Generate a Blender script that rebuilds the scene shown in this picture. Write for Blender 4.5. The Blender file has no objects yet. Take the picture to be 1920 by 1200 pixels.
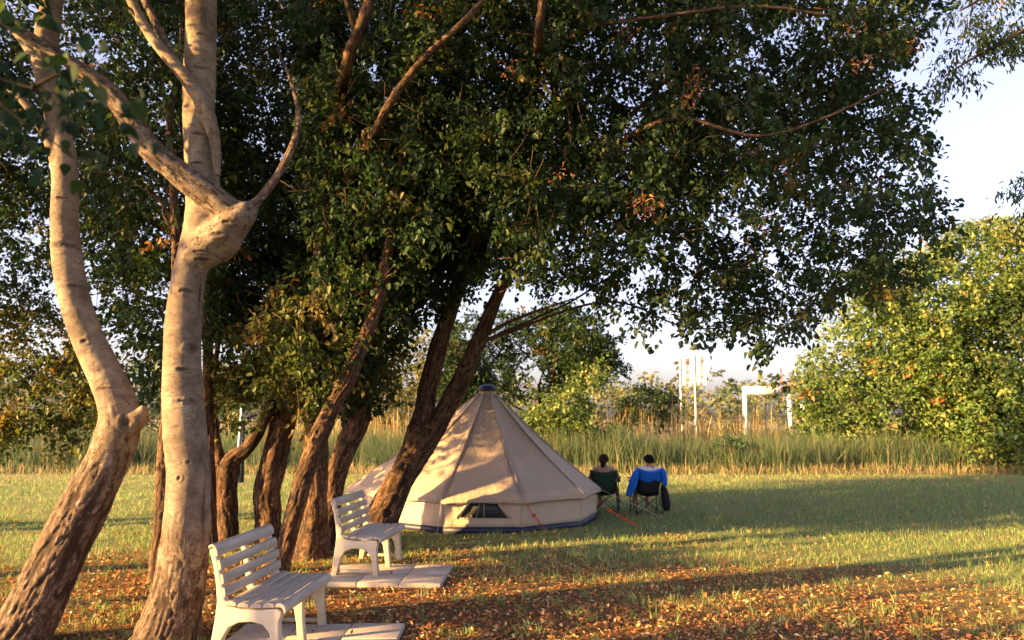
import bpy, bmesh, math, random
import numpy as np
from mathutils import Vector, Matrix

R = math.radians
rng = np.random.default_rng(7)
random.seed(7)
scene = bpy.context.scene
COL = scene.collection

# ------------------------------------------------------------------ camera, sky, sun, exposure
F, H = 1387.0, 1.8
PITCH = math.atan(185 / F)
CP, SP = math.cos(PITCH), math.sin(PITCH)
cam_d = bpy.data.cameras.new('camera')
cam = bpy.data.objects.new('camera', cam_d)
COL.objects.link(cam)
cam.location = (0, 0, H)
cam.rotation_euler = (math.pi / 2 + PITCH, 0, 0)
cam_d.sensor_width = 36
cam_d.lens = 36 * F / 1920
cam_d.clip_start, cam_d.clip_end = 0.05, 2000
cam_d.dof.use_dof = True
cam_d.dof.focus_distance = 8.0
cam_d.dof.aperture_fstop = 2.0
scene.camera = cam

SUN_AZ, SUN_EL = 22.0, 12.5            # degrees behind the left-hand side, degrees up
to_sun = Vector((-math.cos(R(SUN_AZ)) * math.cos(R(SUN_EL)), -math.sin(R(SUN_AZ)) * math.cos(R(SUN_EL)), math.sin(R(SUN_EL))))
world = bpy.data.worlds.new('World')
scene.world = world
world.use_nodes = True
wn, wl = world.node_tree.nodes, world.node_tree.links
bg = wn['Background']
sky = wn.new('ShaderNodeTexSky')
sky.sky_type = 'NISHITA'
sky.sun_disc = False
sky.sun_elevation = R(SUN_EL)
sky.sun_rotation = math.atan2(to_sun.x, to_sun.y)
sky.air_density, sky.dust_density, sky.ozone_density = 1.0, 2.7, 1.6
hs = wn.new('ShaderNodeHueSaturation')          # evening haze takes most of the blue out of this sky
hs.inputs['Saturation'].default_value = 0.66
wl.new(sky.outputs[0], hs.inputs['Color'])
tn = wn.new('ShaderNodeMix'); tn.data_type = 'RGBA'; tn.blend_type = 'MULTIPLY'; tn.inputs[0].default_value = 1.0
tn.inputs[7].default_value = (1.05, 0.92, 1.07, 1)
wl.new(hs.outputs[0], tn.inputs[6]); wl.new(tn.outputs[2], bg.inputs[0])
bg.inputs[1].default_value = 0.054
sun_d = bpy.data.lights.new('sun', 'SUN')
sun_d.energy = 3.6
sun_d.angle = R(0.6)
sun_d.color = (1.0, 0.59, 0.19)
sun = bpy.data.objects.new('sun', sun_d)
COL.objects.link(sun)
sun.rotation_euler = to_sun.to_track_quat('Z', 'Y').to_euler()
sun.location = (-30, -10, 20)
scene.view_settings.view_transform = 'Standard'
scene.view_settings.look = 'None'
scene.view_settings.gamma = 1
scene.view_settings.use_curve_mapping = False
scene.view_settings.exposure = 3.03

# ------------------------------------------------------------------ helpers
def ray(px, py):
    u, v = (px - 960) / F, (600 - py) / F
    return u, CP - v * SP, SP + v * CP

def gnd(px, py, z=0.0):
    a, b, c = ray(px, py)
    t = (z - H) / c
    return a * t, b * t

def pt(px, py, Y):
    a, b, c = ray(px, py)
    t = Y / b
    return np.array((a * t, Y, H + c * t))

def rad(w, px, py, Y):                  # a width seen at that place, as a radius in metres
    a, b, c = ray(px, py)
    return 0.5 * w * (Y / b) / F

def tag(o, label=None, cat=None, group=None, kind=None):
    if label: o['label'] = label
    if cat: o['category'] = cat
    if group: o['group'] = group
    if kind: o['kind'] = kind
    return o

def thing(name, label, cat, loc=(0, 0, 0), rz=0.0, group=None):
    o = bpy.data.objects.new(name, None)
    COL.objects.link(o)
    o.location = loc
    o.rotation_euler = (0, 0, rz)
    o.empty_display_size = 0.1
    return tag(o, label, cat, group)

def link(name, me, m, parent=None):
    if m is not None and len(me.materials) == 0: me.materials.append(m)
    o = bpy.data.objects.new(name, me)
    COL.objects.link(o)
    if parent is not None: o.parent = parent
    return o

def np_mesh(name, V, Fc, smooth=False, tint=None, vec=None, rough=None):
    V = np.asarray(V, dtype=np.float32); Fc = np.asarray(Fc, dtype=np.int32)
    me = bpy.data.meshes.new(name)
    me.vertices.add(len(V)); me.vertices.foreach_set('co', V.ravel())
    n, k = Fc.shape
    me.loops.add(n * k); me.loops.foreach_set('vertex_index', Fc.ravel())
    me.polygons.add(n)
    me.polygons.foreach_set('loop_start', np.arange(0, n * k, k, dtype=np.int32))
    me.polygons.foreach_set('loop_total', np.full(n, k, dtype=np.int32))
    if smooth: me.polygons.foreach_set('use_smooth', np.ones(n, dtype=bool))
    if tint is not None:
        a = me.attributes.new('tint', 'FLOAT_COLOR', 'POINT')
        c = np.ones((len(V), 4), dtype=np.float32); c[:, :3] = tint
        a.data.foreach_set('color', c.ravel())
    if vec is not None:
        a = me.attributes.new('bark', 'FLOAT_VECTOR', 'POINT')
        a.data.foreach_set('vector', np.asarray(vec, dtype=np.float32).ravel())
    if rough is not None:
        a = me.attributes.new('rough', 'FLOAT', 'POINT')
        a.data.foreach_set('value', np.asarray(rough, dtype=np.float32))
    me.update(calc_edges=True)
    return me

def _h(i, j, k):
    n = (i * 374761393 + j * 668265263 + k * 2147483647 % 1274126177) & 0xffffffff
    n = ((n ^ (n >> 13)) * 1274126177) & 0xffffffff
    n = (n ^ (n >> 16)) & 0xffffffff
    return n / 4294967295.0

def vnoise(p):
    p = np.asarray(p, dtype=np.float64)
    i = np.floor(p).astype(np.int64); f = p - i
    f = f * f * (3 - 2 * f)
    out = 0
    for a in (0, 1):
        wa = f[:, 0] if a else 1 - f[:, 0]
        for b in (0, 1):
            wb = f[:, 1] if b else 1 - f[:, 1]
            for c in (0, 1):
                wc = f[:, 2] if c else 1 - f[:, 2]
                n = ((i[:, 0] + a) * 374761393 + (i[:, 1] + b) * 668265263 + (i[:, 2] + c) * 1440662683) & 0xffffffff
                n = ((n ^ (n >> 13)) * 1274126177) & 0xffffffff
                n = (n ^ (n >> 16)) & 0xffffffff
                out = out + wa * wb * wc * (n / 4294967295.0)
    return out

def unit(a):
    return a / np.maximum(np.linalg.norm(a, axis=-1, keepdims=True), 1e-9)

def catmull(P, R_, ds):
    P = np.asarray(P, float); R_ = np.asarray(R_, float)
    Q = np.vstack([2 * P[0] - P[1], P, 2 * P[-1] - P[-2]])
    S = np.concatenate([[R_[0]], R_, [R_[-1]]])
    out, rr = [], []
    for i in range(len(P) - 1):
        p0, p1, p2, p3 = Q[i], Q[i + 1], Q[i + 2], Q[i + 3]
        r0, r1, r2, r3 = S[i], S[i + 1], S[i + 2], S[i + 3]
        n = max(2, int(np.linalg.norm(p2 - p1) / ds))
        for t in np.arange(n) / n:
            a, b, c, d = 2, 0, 0, 0
            out.append(0.5 * (2 * p1 + (p2 - p0) * t + (2 * p0 - 5 * p1 + 4 * p2 - p3) * t * t + (3 * p1 - p0 - 3 * p2 + p3) * t ** 3))
            rr.append(0.5 * (2 * r1 + (r2 - r0) * t + (2 * r0 - 5 * r1 + 4 * r2 - r3) * t * t + (3 * r1 - r0 - 3 * r2 + r3) * t ** 3))
    out.append(P[-1]); rr.append(R_[-1])
    return np.array(out), np.maximum(np.array(rr), 0.001)

def tube_arrays(P, R_, sides=12, ds=0.05, disp=None, spline=True, cap=True):
    """a swept tube: V, quads, bark coordinates (r cos, r sin, length), length along"""
    if spline and len(P) > 2: P, R_ = catmull(P, R_, ds)
    else: P, R_ = np.asarray(P, float), np.asarray(R_, float)
    n = len(P)
    T = unit(np.gradient(P, axis=0))
    up = np.array((0.0, -1.0, 0.0)) if abs(T[0][1]) < 0.9 else np.array((1.0, 0, 0))
    N = np.zeros_like(P); N[0] = unit(up - T[0] * up.dot(T[0]))
    for i in range(1, n):
        v = N[i - 1] - T[i] * N[i - 1].dot(T[i]); N[i] = v / max(np.linalg.norm(v), 1e-9)
    B = np.cross(T, N)
    L = np.concatenate([[0], np.cumsum(np.linalg.norm(np.diff(P, axis=0), axis=1))])
    th = np.arange(sides) / sides * 2 * math.pi
    c, s = np.cos(th), np.sin(th)
    rr = np.repeat(R_[:, None], sides, 1)
    vec = np.stack([rr * c, rr * s, np.repeat(L[:, None], sides, 1)], -1)
    if disp is not None:
        rr = rr + disp(vec.reshape(-1, 3), np.repeat(L, sides), np.tile(th, n)).reshape(n, sides)
    V = P[:, None, :] + rr[..., None] * (c[None, :, None] * N[:, None, :] + s[None, :, None] * B[:, None, :])
    idx = np.arange(n * sides).reshape(n, sides)
    a = idx[:-1]; b = np.roll(a, -1, 1); d = idx[1:]; e = np.roll(d, -1, 1)
    Q = np.stack([a, b, e, d], -1).reshape(-1, 4)
    V = V.reshape(-1, 3); vec = vec.reshape(-1, 3); LL = np.repeat(L, sides)
    if cap:
        k = len(V)
        V = np.vstack([V, P[:1], P[-1:]]); vec = np.vstack([vec, [[0, 0, 0]], [[0, 0, L[-1]]]]); LL = np.concatenate([LL, [0, L[-1]]])
        f0, f1 = idx[0], idx[-1]
        ev = np.arange(0, sides, 2)
        c0 = np.stack([np.full(len(ev), k), f0[(ev + 2) % sides], f0[(ev + 1) % sides], f0[ev]], -1)
        c1 = np.stack([np.full(len(ev), k + 1), f1[ev], f1[(ev + 1) % sides], f1[(ev + 2) % sides]], -1)
        Q = np.vstack([Q, c0, c1])
    return V, Q, vec, LL

class Acc:
    """gathers quads for one mesh"""
    def __init__(s): s.V, s.F, s.n = [], [], 0
    def add(s, V, Q):
        V = np.asarray(V, float); s.V.append(V); s.F.append(np.asarray(Q) + s.n); s.n += len(V); return s
    def tube(s, P, r, sides=8, ds=0.05, spline=True):
        r = [r] * len(P) if np.isscalar(r) else r
        V, Q, _, _ = tube_arrays(P, r, sides, ds, None, spline); return s.add(V, Q)
    def box(s, c, size, rot=None):
        x, y, z = np.array(size) / 2
        V = np.array([(i * x, j * y, k * z) for i in (-1, 1) for j in (-1, 1) for k in (-1, 1)], float)
        if rot is not None: V = V @ np.array(rot.to_3x3()).T
        return s.add(V + np.array(c), [(0, 1, 3, 2), (4, 6, 7, 5), (0, 4, 5, 1), (2, 3, 7, 6), (0, 2, 6, 4), (1, 5, 7, 3)])
    def ell(s, c, r, nu=12, nv=8, rot=None):
        th = np.linspace(0, math.pi, nv + 1); ph = np.arange(nu) / nu * 2 * math.pi
        V = np.array([(r[0] * math.sin(t) * math.cos(p), r[1] * math.sin(t) * math.sin(p), r[2] * math.cos(t)) for t in th for p in ph])
        if rot is not None: V = V @ np.array(rot.to_3x3()).T
        idx = np.arange((nv + 1) * nu).reshape(nv + 1, nu)
        a = idx[:-1]; b = np.roll(a, -1, 1); d = idx[1:]; e = np.roll(d, -1, 1)
        return s.add(V + np.array(c), np.stack([a, d, e, b], -1).reshape(-1, 4))
    def grid(s, G):
        n, m = G.shape[:2]
        idx = np.arange(n * m).reshape(n, m)
        return s.add(G.reshape(-1, 3), np.stack([idx[:-1, :-1], idx[1:, :-1], idx[1:, 1:], idx[:-1, 1:]], -1).reshape(-1, 4))
    def obj(s, name, m, parent=None, smooth=True, solid=0.0, bevel=0.0):
        me = np_mesh(name, np.vstack(s.V), np.vstack(s.F), smooth)
        o = link(name, me, m, parent)
        if solid:
            d = o.modifiers.new('thickness', 'SOLIDIFY'); d.thickness = solid; d.offset = 0
        if bevel:
            d = o.modifiers.new('soft_edge', 'BEVEL'); d.width = bevel; d.segments = 2; d.limit_method = 'ANGLE'
        return o

def prism(poly, axis_y0, axis_y1):
    """an outline in x-z pushed along y; returns a bmesh"""
    bm = bmesh.new()
    a = [bm.verts.new((x, axis_y0, z)) for x, z in poly]
    b = [bm.verts.new((x, axis_y1, z)) for x, z in poly]
    n = len(poly)
    bm.faces.new(a); bm.faces.new(b[::-1])
    for i in range(n): bm.faces.new((a[i], b[i], b[(i + 1) % n], a[(i + 1) % n]))
    bmesh.ops.recalc_face_normals(bm, faces=bm.faces)
    return bm

def bm_obj(name, bm, m, parent=None, smooth=False, bevel=0.0):
    me = bpy.data.meshes.new(name); bm.to_mesh(me); bm.free()
    if smooth: me.polygons.foreach_set('use_smooth', np.ones(len(me.polygons), dtype=bool))
    o = link(name, me, m, parent)
    if bevel:
        d = o.modifiers.new('soft_edge', 'BEVEL'); d.width = bevel; d.segments = 2; d.limit_method = 'ANGLE'; d.angle_limit = R(35)
    return o

def copy_tree(o, parent=None):
    c = o.copy(); COL.objects.link(c)
    if parent is not None: c.parent = parent
    for ch in list(o.children): copy_tree(ch, c)
    return c

# ------------------------------------------------------------------ materials
def new_mat(name):
    m = bpy.data.materials.new(name); m.use_nodes = True
    nt = m.node_tree
    return m, nt.nodes, nt.links, nt.nodes['Principled BSDF']

def ramp(nodes, stops, interp='LINEAR'):
    r = nodes.new('ShaderNodeValToRGB'); r.color_ramp.interpolation = interp
    e = r.color_ramp.elements
    while len(e) < len(stops): e.new(0.5)
    for k, (p, c) in enumerate(stops):
        e[k].position = p; e[k].color = (*c, 1) if len(c) == 3 else c
    return r

def noise(nodes, links, vec, scale, detail=4, rough=0.55, dist=0.0):
    n = nodes.new('ShaderNodeTexNoise')
    n.inputs['Scale'].default_value = scale; n.inputs['Detail'].default_value = detail
    n.inputs['Roughness'].default_value = rough; n.inputs['Distortion'].default_value = dist
    if vec is not None: links.new(vec, n.inputs['Vector'])
    return n.outputs['Fac']

def mapping(nodes, links, vec, scale, loc=(0, 0, 0)):
    m = nodes.new('ShaderNodeMapping'); m.inputs['Scale'].default_value = scale; m.inputs['Location'].default_value = loc
    links.new(vec, m.inputs['Vector']); return m.outputs[0]

def mixc(nodes, links, fac, a, b, mode='MIX'):
    n = nodes.new('ShaderNodeMix'); n.data_type = 'RGBA'; n.blend_type = mode
    for sock, v in ((n.inputs[0], fac), (n.inputs[6], a), (n.inputs[7], b)):
        if hasattr(v, 'links'): links.new(v, sock)
        elif isinstance(v, (int, float)): sock.default_value = v
        else: sock.default_value = (*v, 1)
    return n.outputs[2]

def math_n(nodes, links, op, a, b=None):
    n = nodes.new('ShaderNodeMath'); n.operation = op; n.use_clamp = False
    for k, v in enumerate((a, b)):
        if v is None: continue
        if hasattr(v, 'links'): links.new(v, n.inputs[k])
        else: n.inputs[k].default_value = v
    return n.outputs[0]

def bump(nodes, links, h, strength, dist, bsdf):
    b = nodes.new('ShaderNodeBump'); b.inputs['Strength'].default_value = strength; b.inputs['Distance'].default_value = dist
    links.new(h, b.inputs['Height']); links.new(b.outputs[0], bsdf.inputs['Normal'])

def leaf_mat(name, trans=0.35, rough=0.5, spec=0.3):
    m, n, l, p = new_mat(name)
    a = n.new('ShaderNodeAttribute'); a.attribute_name = 'tint'
    l.new(a.outputs['Color'], p.inputs['Base Color'])
    p.inputs['Roughness'].default_value = rough; p.inputs['Specular IOR Level'].default_value = spec
    t = n.new('ShaderNodeBsdfTranslucent')
    hs = n.new('ShaderNodeHueSaturation'); hs.inputs['Saturation'].default_value = 1.1; hs.inputs['Value'].default_value = 1.5
    l.new(a.outputs['Color'], hs.inputs['Color']); l.new(hs.outputs[0], t.inputs['Color'])
    mx = n.new('ShaderNodeMixShader'); mx.inputs[0].default_value = trans
    l.new(p.outputs[0], mx.inputs[1]); l.new(t.outputs[0], mx.inputs[2])
    l.new(mx.outputs[0], n['Material Output'].inputs['Surface'])
    return m

def flat_mat(name, col, rough=0.6, spec=0.4, vary=0.12, scale=6.0, bmp=0.0, bscale=60, bdist=0.002, metal=0.0):
    m, n, l, p = new_mat(name)
    tc = n.new('ShaderNodeTexCoord').outputs['Object']
    f = noise(n, l, tc, scale, 5, 0.6)
    r = ramp(n, [(0.3, tuple(c * (1 - vary) for c in col)), (0.7, tuple(min(1, c * (1 + vary)) for c in col))])
    l.new(f, r.inputs[0]); l.new(r.outputs[0], p.inputs['Base Color'])
    p.inputs['Roughness'].default_value = rough; p.inputs['Specular IOR Level'].default_value = spec; p.inputs['Metallic'].default_value = metal
    if bmp: bump(n, l, noise(n, l, tc, bscale, 4), bmp, bdist, p)
    return m

def bark_pale():
    m, n, l, p = new_mat('pale_bark')
    a = n.new('ShaderNodeAttribute'); a.attribute_name = 'bark'; bv = a.outputs['Vector']
    q = n.new('ShaderNodeAttribute'); q.attribute_name = 'rough'; rg = q.outputs['Fac']
    wv = n.new('ShaderNodeTexNoise'); wv.inputs['Scale'].default_value = 7.0; wv.inputs['Detail'].default_value = 3; l.new(bv, wv.inputs['Vector'])
    sub = n.new('ShaderNodeVectorMath'); sub.operation = 'SUBTRACT'; sub.inputs[1].default_value = (0.5, 0.5, 0.5); l.new(wv.outputs['Color'], sub.inputs[0])
    scl = n.new('ShaderNodeVectorMath'); scl.operation = 'SCALE'; scl.inputs['Scale'].default_value = 0.10; l.new(sub.outputs[0], scl.inputs[0])
    ad = n.new('ShaderNodeVectorMath'); ad.operation = 'ADD'; l.new(bv, ad.inputs[0]); l.new(scl.outputs[0], ad.inputs[1]); bv = ad.outputs[0]
    big = noise(n, l, mapping(n, l, bv, (5, 5, 4)), 1.0, 5, 0.6)
    base = ramp(n, [(0.3, (0.09, 0.068, 0.049)), (0.5, (0.185, 0.143, 0.105)), (0.72, (0.28, 0.228, 0.17))]); l.new(big, base.inputs[0])
    lent = noise(n, l, mapping(n, l, bv, (20, 20, 85)), 1.0, 4, 0.6, 0.4)
    lr = ramp(n, [(0.54, (0, 0, 0)), (0.66, (1, 1, 1))]); l.new(lent, lr.inputs[0])
    c1 = mixc(n, l, math_n(n, l, 'MULTIPLY', lr.outputs[0], 0.75), base.outputs[0], (0.085, 0.06, 0.045))
    band = noise(n, l, mapping(n, l, bv, (5, 5, 16)), 1.0, 4, 0.65, 0.6)
    br = ramp(n, [(0.53, (0, 0, 0)), (0.64, (1, 1, 1))]); l.new(band, br.inputs[0])
    c1 = mixc(n, l, math_n(n, l, 'MULTIPLY', br.outputs[0], 0.55), c1, (0.10, 0.072, 0.055))
    vo = n.new('ShaderNodeTexVoronoi'); vo.inputs['Scale'].default_value = 1.0; l.new(mapping(n, l, bv, (28, 28, 22)), vo.inputs['Vector'])
    dots = ramp(n, [(0.16, (1, 1, 1)), (0.30, (0, 0, 0))]); l.new(vo.outputs['Distance'], dots.inputs[0])
    c1 = mixc(n, l, math_n(n, l, 'MULTIPLY', dots.outputs[0], 0.35), c1, (0.30, 0.14, 0.08))
    ga = n.new('ShaderNodeAttribute'); ga.attribute_name = 'groove'; gv = ga.outputs['Fac']
    fis = noise(n, l, mapping(n, l, bv, (40, 40, 14)), 1.0, 6, 0.7, 0.8)
    fr = ramp(n, [(0.36, (0.06, 0.04, 0.028)), (0.52, (0.145, 0.098, 0.066)), (0.68, (0.33, 0.25, 0.18))]); l.new(fis, fr.inputs[0])
    gd = ramp(n, [(0.15, (0, 0, 0)), (0.75, (1, 1, 1))]); l.new(gv, gd.inputs[0])
    frc = mixc(n, l, math_n(n, l, 'MULTIPLY', gd.outputs[0], 0.9), fr.outputs[0], (0.035, 0.022, 0.016))
    mk = math_n(n, l, 'ADD', rg, math_n(n, l, 'MULTIPLY', math_n(n, l, 'SUBTRACT', noise(n, l, mapping(n, l, bv, (24, 24, 9)), 1.0, 5, 0.7), 0.5), 2.2))
    mr = ramp(n, [(0.42, (0, 0, 0)), (0.58, (1, 1, 1))]); l.new(mk, mr.inputs[0])
    sa = n.new('ShaderNodeAttribute'); sa.attribute_name = 'scar'
    l.new(mixc(n, l, math_n(n, l, 'MULTIPLY', sa.outputs['Fac'], 0.8), mixc(n, l, mr.outputs[0], c1, frc), (0.045, 0.03, 0.023)), p.inputs['Base Color'])
    p.inputs['Roughness'].default_value = 0.85; p.inputs['Specular IOR Level'].default_value = 0.2
    hgt = math_n(n, l, 'ADD', math_n(n, l, 'MULTIPLY', math_n(n, l, 'MULTIPLY', mr.outputs[0], fis), 1.6),
                 math_n(n, l, 'MULTIPLY', math_n(n, l, 'SUBTRACT', 0.3, lr.outputs[0]), 0.12))
    bump(n, l, hgt, 0.7, 0.02, p)
    return m

def bark_brown(name, dark, mid, light):
    m, n, l, p = new_mat(name)
    a = n.new('ShaderNodeAttribute'); a.attribute_name = 'bark'; bv = a.outputs['Vector']
    ga = n.new('ShaderNodeAttribute'); ga.attribute_name = 'groove'; gv = ga.outputs['Fac']
    fis = noise(n, l, mapping(n, l, bv, (34, 34, 12)), 1.0, 6, 0.7, 1.0)
    fr = ramp(n, [(0.34, dark), (0.5, mid), (0.68, light)]); l.new(fis, fr.inputs[0])
    big = noise(n, l, mapping(n, l, bv, (3, 3, 2)), 1.0, 4, 0.6)
    br = ramp(n, [(0.35, (0.62, 0.62, 0.62)), (0.65, (1.15, 1.1, 1.05))]); l.new(big, br.inputs[0])
    c = mixc(n, l, 1.0, fr.outputs[0], br.outputs[0], 'MULTIPLY')
    gd = ramp(n, [(0.15, (0, 0, 0)), (0.8, (1, 1, 1))]); l.new(gv, gd.inputs[0])
    l.new(mixc(n, l, math_n(n, l, 'MULTIPLY', gd.outputs[0], 0.8), c, dark), p.inputs['Base Color'])
    p.inputs['Roughness'].default_value = 0.9; p.inputs['Specular IOR Level'].default_value = 0.15
    bump(n, l, fis, 0.9, 0.02, p)
    return m

M_PALE = bark_pale()
M_BARK = bark_brown('brown_bark', (0.020, 0.014, 0.011), (0.115, 0.069, 0.043), (0.28, 0.175, 0.105))
M_LEAF = leaf_mat('leaf', 0.36, 0.5, 0.22)
M_DRY = leaf_mat('dry_leaf', 0.2, 0.8, 0.1)
M_REED = leaf_mat('reed_blade', 0.3, 0.6, 0.2)

def ground_mat():
    m, n, l, p = new_mat('meadow')
    tc = n.new('ShaderNodeTexCoord').outputs['Object']
    sep = n.new('ShaderNodeSeparateXYZ'); l.new(tc, sep.inputs[0])
    fine = noise(n, l, tc, 22, 6, 0.7)
    mid = noise(n, l, tc, 1.1, 5, 0.6)
    streak = noise(n, l, mapping(n, l, tc, (0.12, 0.9, 1)), 1.0, 5, 0.6)
    g = ramp(n, [(0.3, (0.115, 0.18, 0.06)), (0.5, (0.205, 0.26, 0.095)), (0.7, (0.34, 0.33, 0.16))]); l.new(fine, g.inputs[0])
    dry = ramp(n, [(0.42, (0, 0, 0)), (0.66, (1, 1, 1))]); l.new(streak, dry.inputs[0])
    g2 = mixc(n, l, math_n(n, l, 'MULTIPLY', dry.outputs[0], 0.6), g.outputs[0], (0.26, 0.21, 0.10))
    # straw-coloured strip along the reeds
    st = n.new('ShaderNodeMapRange'); st.inputs[1].default_value = 20.5; st.inputs[2].default_value = 24.5
    l.new(math_n(n, l, 'ADD', sep.outputs[1], math_n(n, l, 'MULTIPLY', math_n(n, l, 'SUBTRACT', mid, 0.5), 5.0)), st.inputs[0])
    g3 = mixc(n, l, math_n(n, l, 'MULTIPLY', st.outputs[0], 0.8), g2, (0.32, 0.25, 0.15))
    # bare earth and crumbled leaves under the trees
    dx = math_n(n, l, 'MULTIPLY', math_n(n, l, 'ADD', sep.outputs[0], 0.8), 0.13)
    dy = math_n(n, l, 'MULTIPLY', math_n(n, l, 'SUBTRACT', sep.outputs[1], 7.0), 0.24)
    d = math_n(n, l, 'SQRT', math_n(n, l, 'ADD', math_n(n, l, 'MULTIPLY', dx, dx), math_n(n, l, 'MULTIPLY', dy, dy)))
    e = math_n(n, l, 'ADD', d, math_n(n, l, 'MULTIPLY', math_n(n, l, 'SUBTRACT', mid, 0.5), 0.9))
    em = n.new('ShaderNodeMapRange'); em.inputs[1].default_value = 1.05; em.inputs[2].default_value = 0.55; l.new(e, em.inputs[0])
    er = ramp(n, [(0.3, (0.075, 0.038, 0.02)), (0.5, (0.18, 0.09, 0.042)), (0.72, (0.34, 0.19, 0.085))]); l.new(fine, er.inputs[0])
    l.new(mixc(n, l, math_n(n, l, 'MULTIPLY', em.outputs[0], 0.85), g3, er.outputs[0]), p.inputs['Base Color'])
    p.inputs['Roughness'].default_value = 0.95; p.inputs['Specular IOR Level'].default_value = 0.1
    bump(n, l, fine, 1.0, 0.10, p)
    return m

# ------------------------------------------------------------------ ground
def gh(x, y):
    """gentle unevenness of the ground"""
    x = np.asarray(x, float); y = np.asarray(y, float)
    p = np.stack([x * 0.9, y * 0.9, np.zeros_like(x)], -1).reshape(-1, 3)
    return ((vnoise(p) - 0.5) * 0.035).reshape(x.shape)

xs = np.concatenate([-np.geomspace(900, 24, 14), np.linspace(-22, 22, 190), np.geomspace(24, 900, 14)])
ys = np.concatenate([-np.geomspace(300, 6, 8), np.linspace(-4, 30, 150), np.geomspace(32, 1500, 16)])
gx, gy = np.meshgrid(xs, ys, indexing='ij')
gz = gh(gx, gy) * np.clip((40 - np.hypot(gx, gy)) / 10, 0, 1)
A = Acc(); A.grid(np.stack([gx, gy, gz], -1))
ground = A.obj('ground', ground_mat())
tag(ground, 'mown meadow with dry grass and fallen leaves under the trees', None, None, 'structure')
ground.data.flip_normals()

# ------------------------------------------------------------------ leaves
def leaf_geo(C, D, N, L, W, fold=0.25):
    """pointed oval leaves: base C, direction D, normal N, length L, width W -> 6 verts, 2 quads each"""
    D = unit(D); S = unit(np.cross(D, N)); N = np.cross(S, D)
    L = L[:, None]; W = W[:, None]
    up = N * W * fold
    V = np.stack([C, C + D * L * 0.28 + S * W * 0.5 + up, C + D * L * 0.68 + S * W * 0.38 + up * 0.8, C + D * L,
                  C + D * L * 0.68 - S * W * 0.38 + up * 0.8, C + D * L * 0.28 - S * W * 0.5 + up], 1).reshape(-1, 3)
    n = len(C)
    b = (np.arange(n) * 6)[:, None]
    Q = np.concatenate([b + np.array([[0, 1, 2, 3]]), b + np.array([[0, 3, 4, 5]])], 0)
    return V, Q

def rvec(n): return unit(rng.normal(size=(n, 3)))

def pick(cols, w, n, jit=0.18):
    cols = np.array(cols, float); w = np.array(w, float) / sum(w)
    c = cols[rng.choice(len(cols), n, p=w)]
    return c * (1 + rng.uniform(-jit, jit, (n, 1))) * (1 + rng.uniform(-0.08, 0.08, (n, 3)))

def sprays(C, per, tl, leaf, cols, w, droop=0.5, width=0.62, jit=0.25):
    """sprays of leaves on twigs that start at C; returns V, Q, tint and the twigs' axes"""
    n = len(C)
    ax = unit(rvec(n) * np.array([1, 1, 0.5]) + np.array([0, 0, -0.35 * droop]))
    k = rng.poisson(per, n) + 2
    idx = np.repeat(np.arange(n), k); m = len(idx)
    t = rng.uniform(0, 1, (m, 1))
    P = C[idx] + ax[idx] * t * tl + np.array([0, 0, -1]) * (t ** 2) * tl * 0.35 * droop + rng.normal(size=(m, 3)) * tl * 0.13
    D = unit(ax[idx] * 0.5 + rvec(m) * 0.9 + np.array([0, 0, -droop]))
    N = rvec(m) * 0.8 + np.array([0, 0, 1.0])
    L = leaf * rng.uniform(0.45, 1.35, m)
    V, Q = leaf_geo(P, D, N, L, L * width * rng.uniform(0.8, 1.15, m))
    tw = pick(cols, w, n, jit)                        # a twig's leaves share a hue
    tint = tw[idx] * (1 + rng.uniform(-0.22, 0.22, (m, 1)))
    return V, Q, np.repeat(np.clip(tint, 0.004, 1), 6, 0), ax

def in_poly(p, poly):
    poly = np.array(poly, float); x, y = p[:, 0], p[:, 1]
    ins = np.zeros(len(p), bool); j = len(poly) - 1
    for i in range(len(poly)):
        xi, yi = poly[i]; xj, yj = poly[j]
        c = ((yi > y) != (yj > y)) & (x < (xj - xi) * (y - yi) / (yj - yi + 1e-12) + xi)
        ins ^= c; j = i
    return ins

def crown_points(poly, Y0, Y1, n, holes=0.42, scale=1.1, seed=0, slope=0.0):
    """points through a crown's volume, in clumps"""
    poly = np.array(poly, float)
    lo, hi = poly.min(0), poly.max(0)
    out = np.zeros((0, 3))
    while len(out) < n:
        q = rng.uniform(lo, hi, (n * 3, 2)); q = q[in_poly(q, poly)]
        Y = rng.uniform(Y0, Y1, len(q)) + slope * (q[:, 0] - poly[:, 0].mean())
        u, v = (q[:, 0] - 960) / F, (600 - q[:, 1]) / F
        b = CP - v * SP; t = Y / b
        P = np.stack([u * t, Y, H + (SP + v * CP) * t], -1)
        d = vnoise(P * scale + seed * 17.3) * 0.65 + vnoise(P * scale * 2.3 + seed * 5.1) * 0.35
        out = np.vstack([out, P[d > holes]])
    return out[:n]

GREEN = [(0.022, 0.044, 0.019), (0.032, 0.060, 0.021), (0.048, 0.074, 0.023), (0.08, 0.085, 0.026), (0.17, 0.09, 0.03)]
GW = [5, 5, 3, 1, 0.16]

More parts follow.
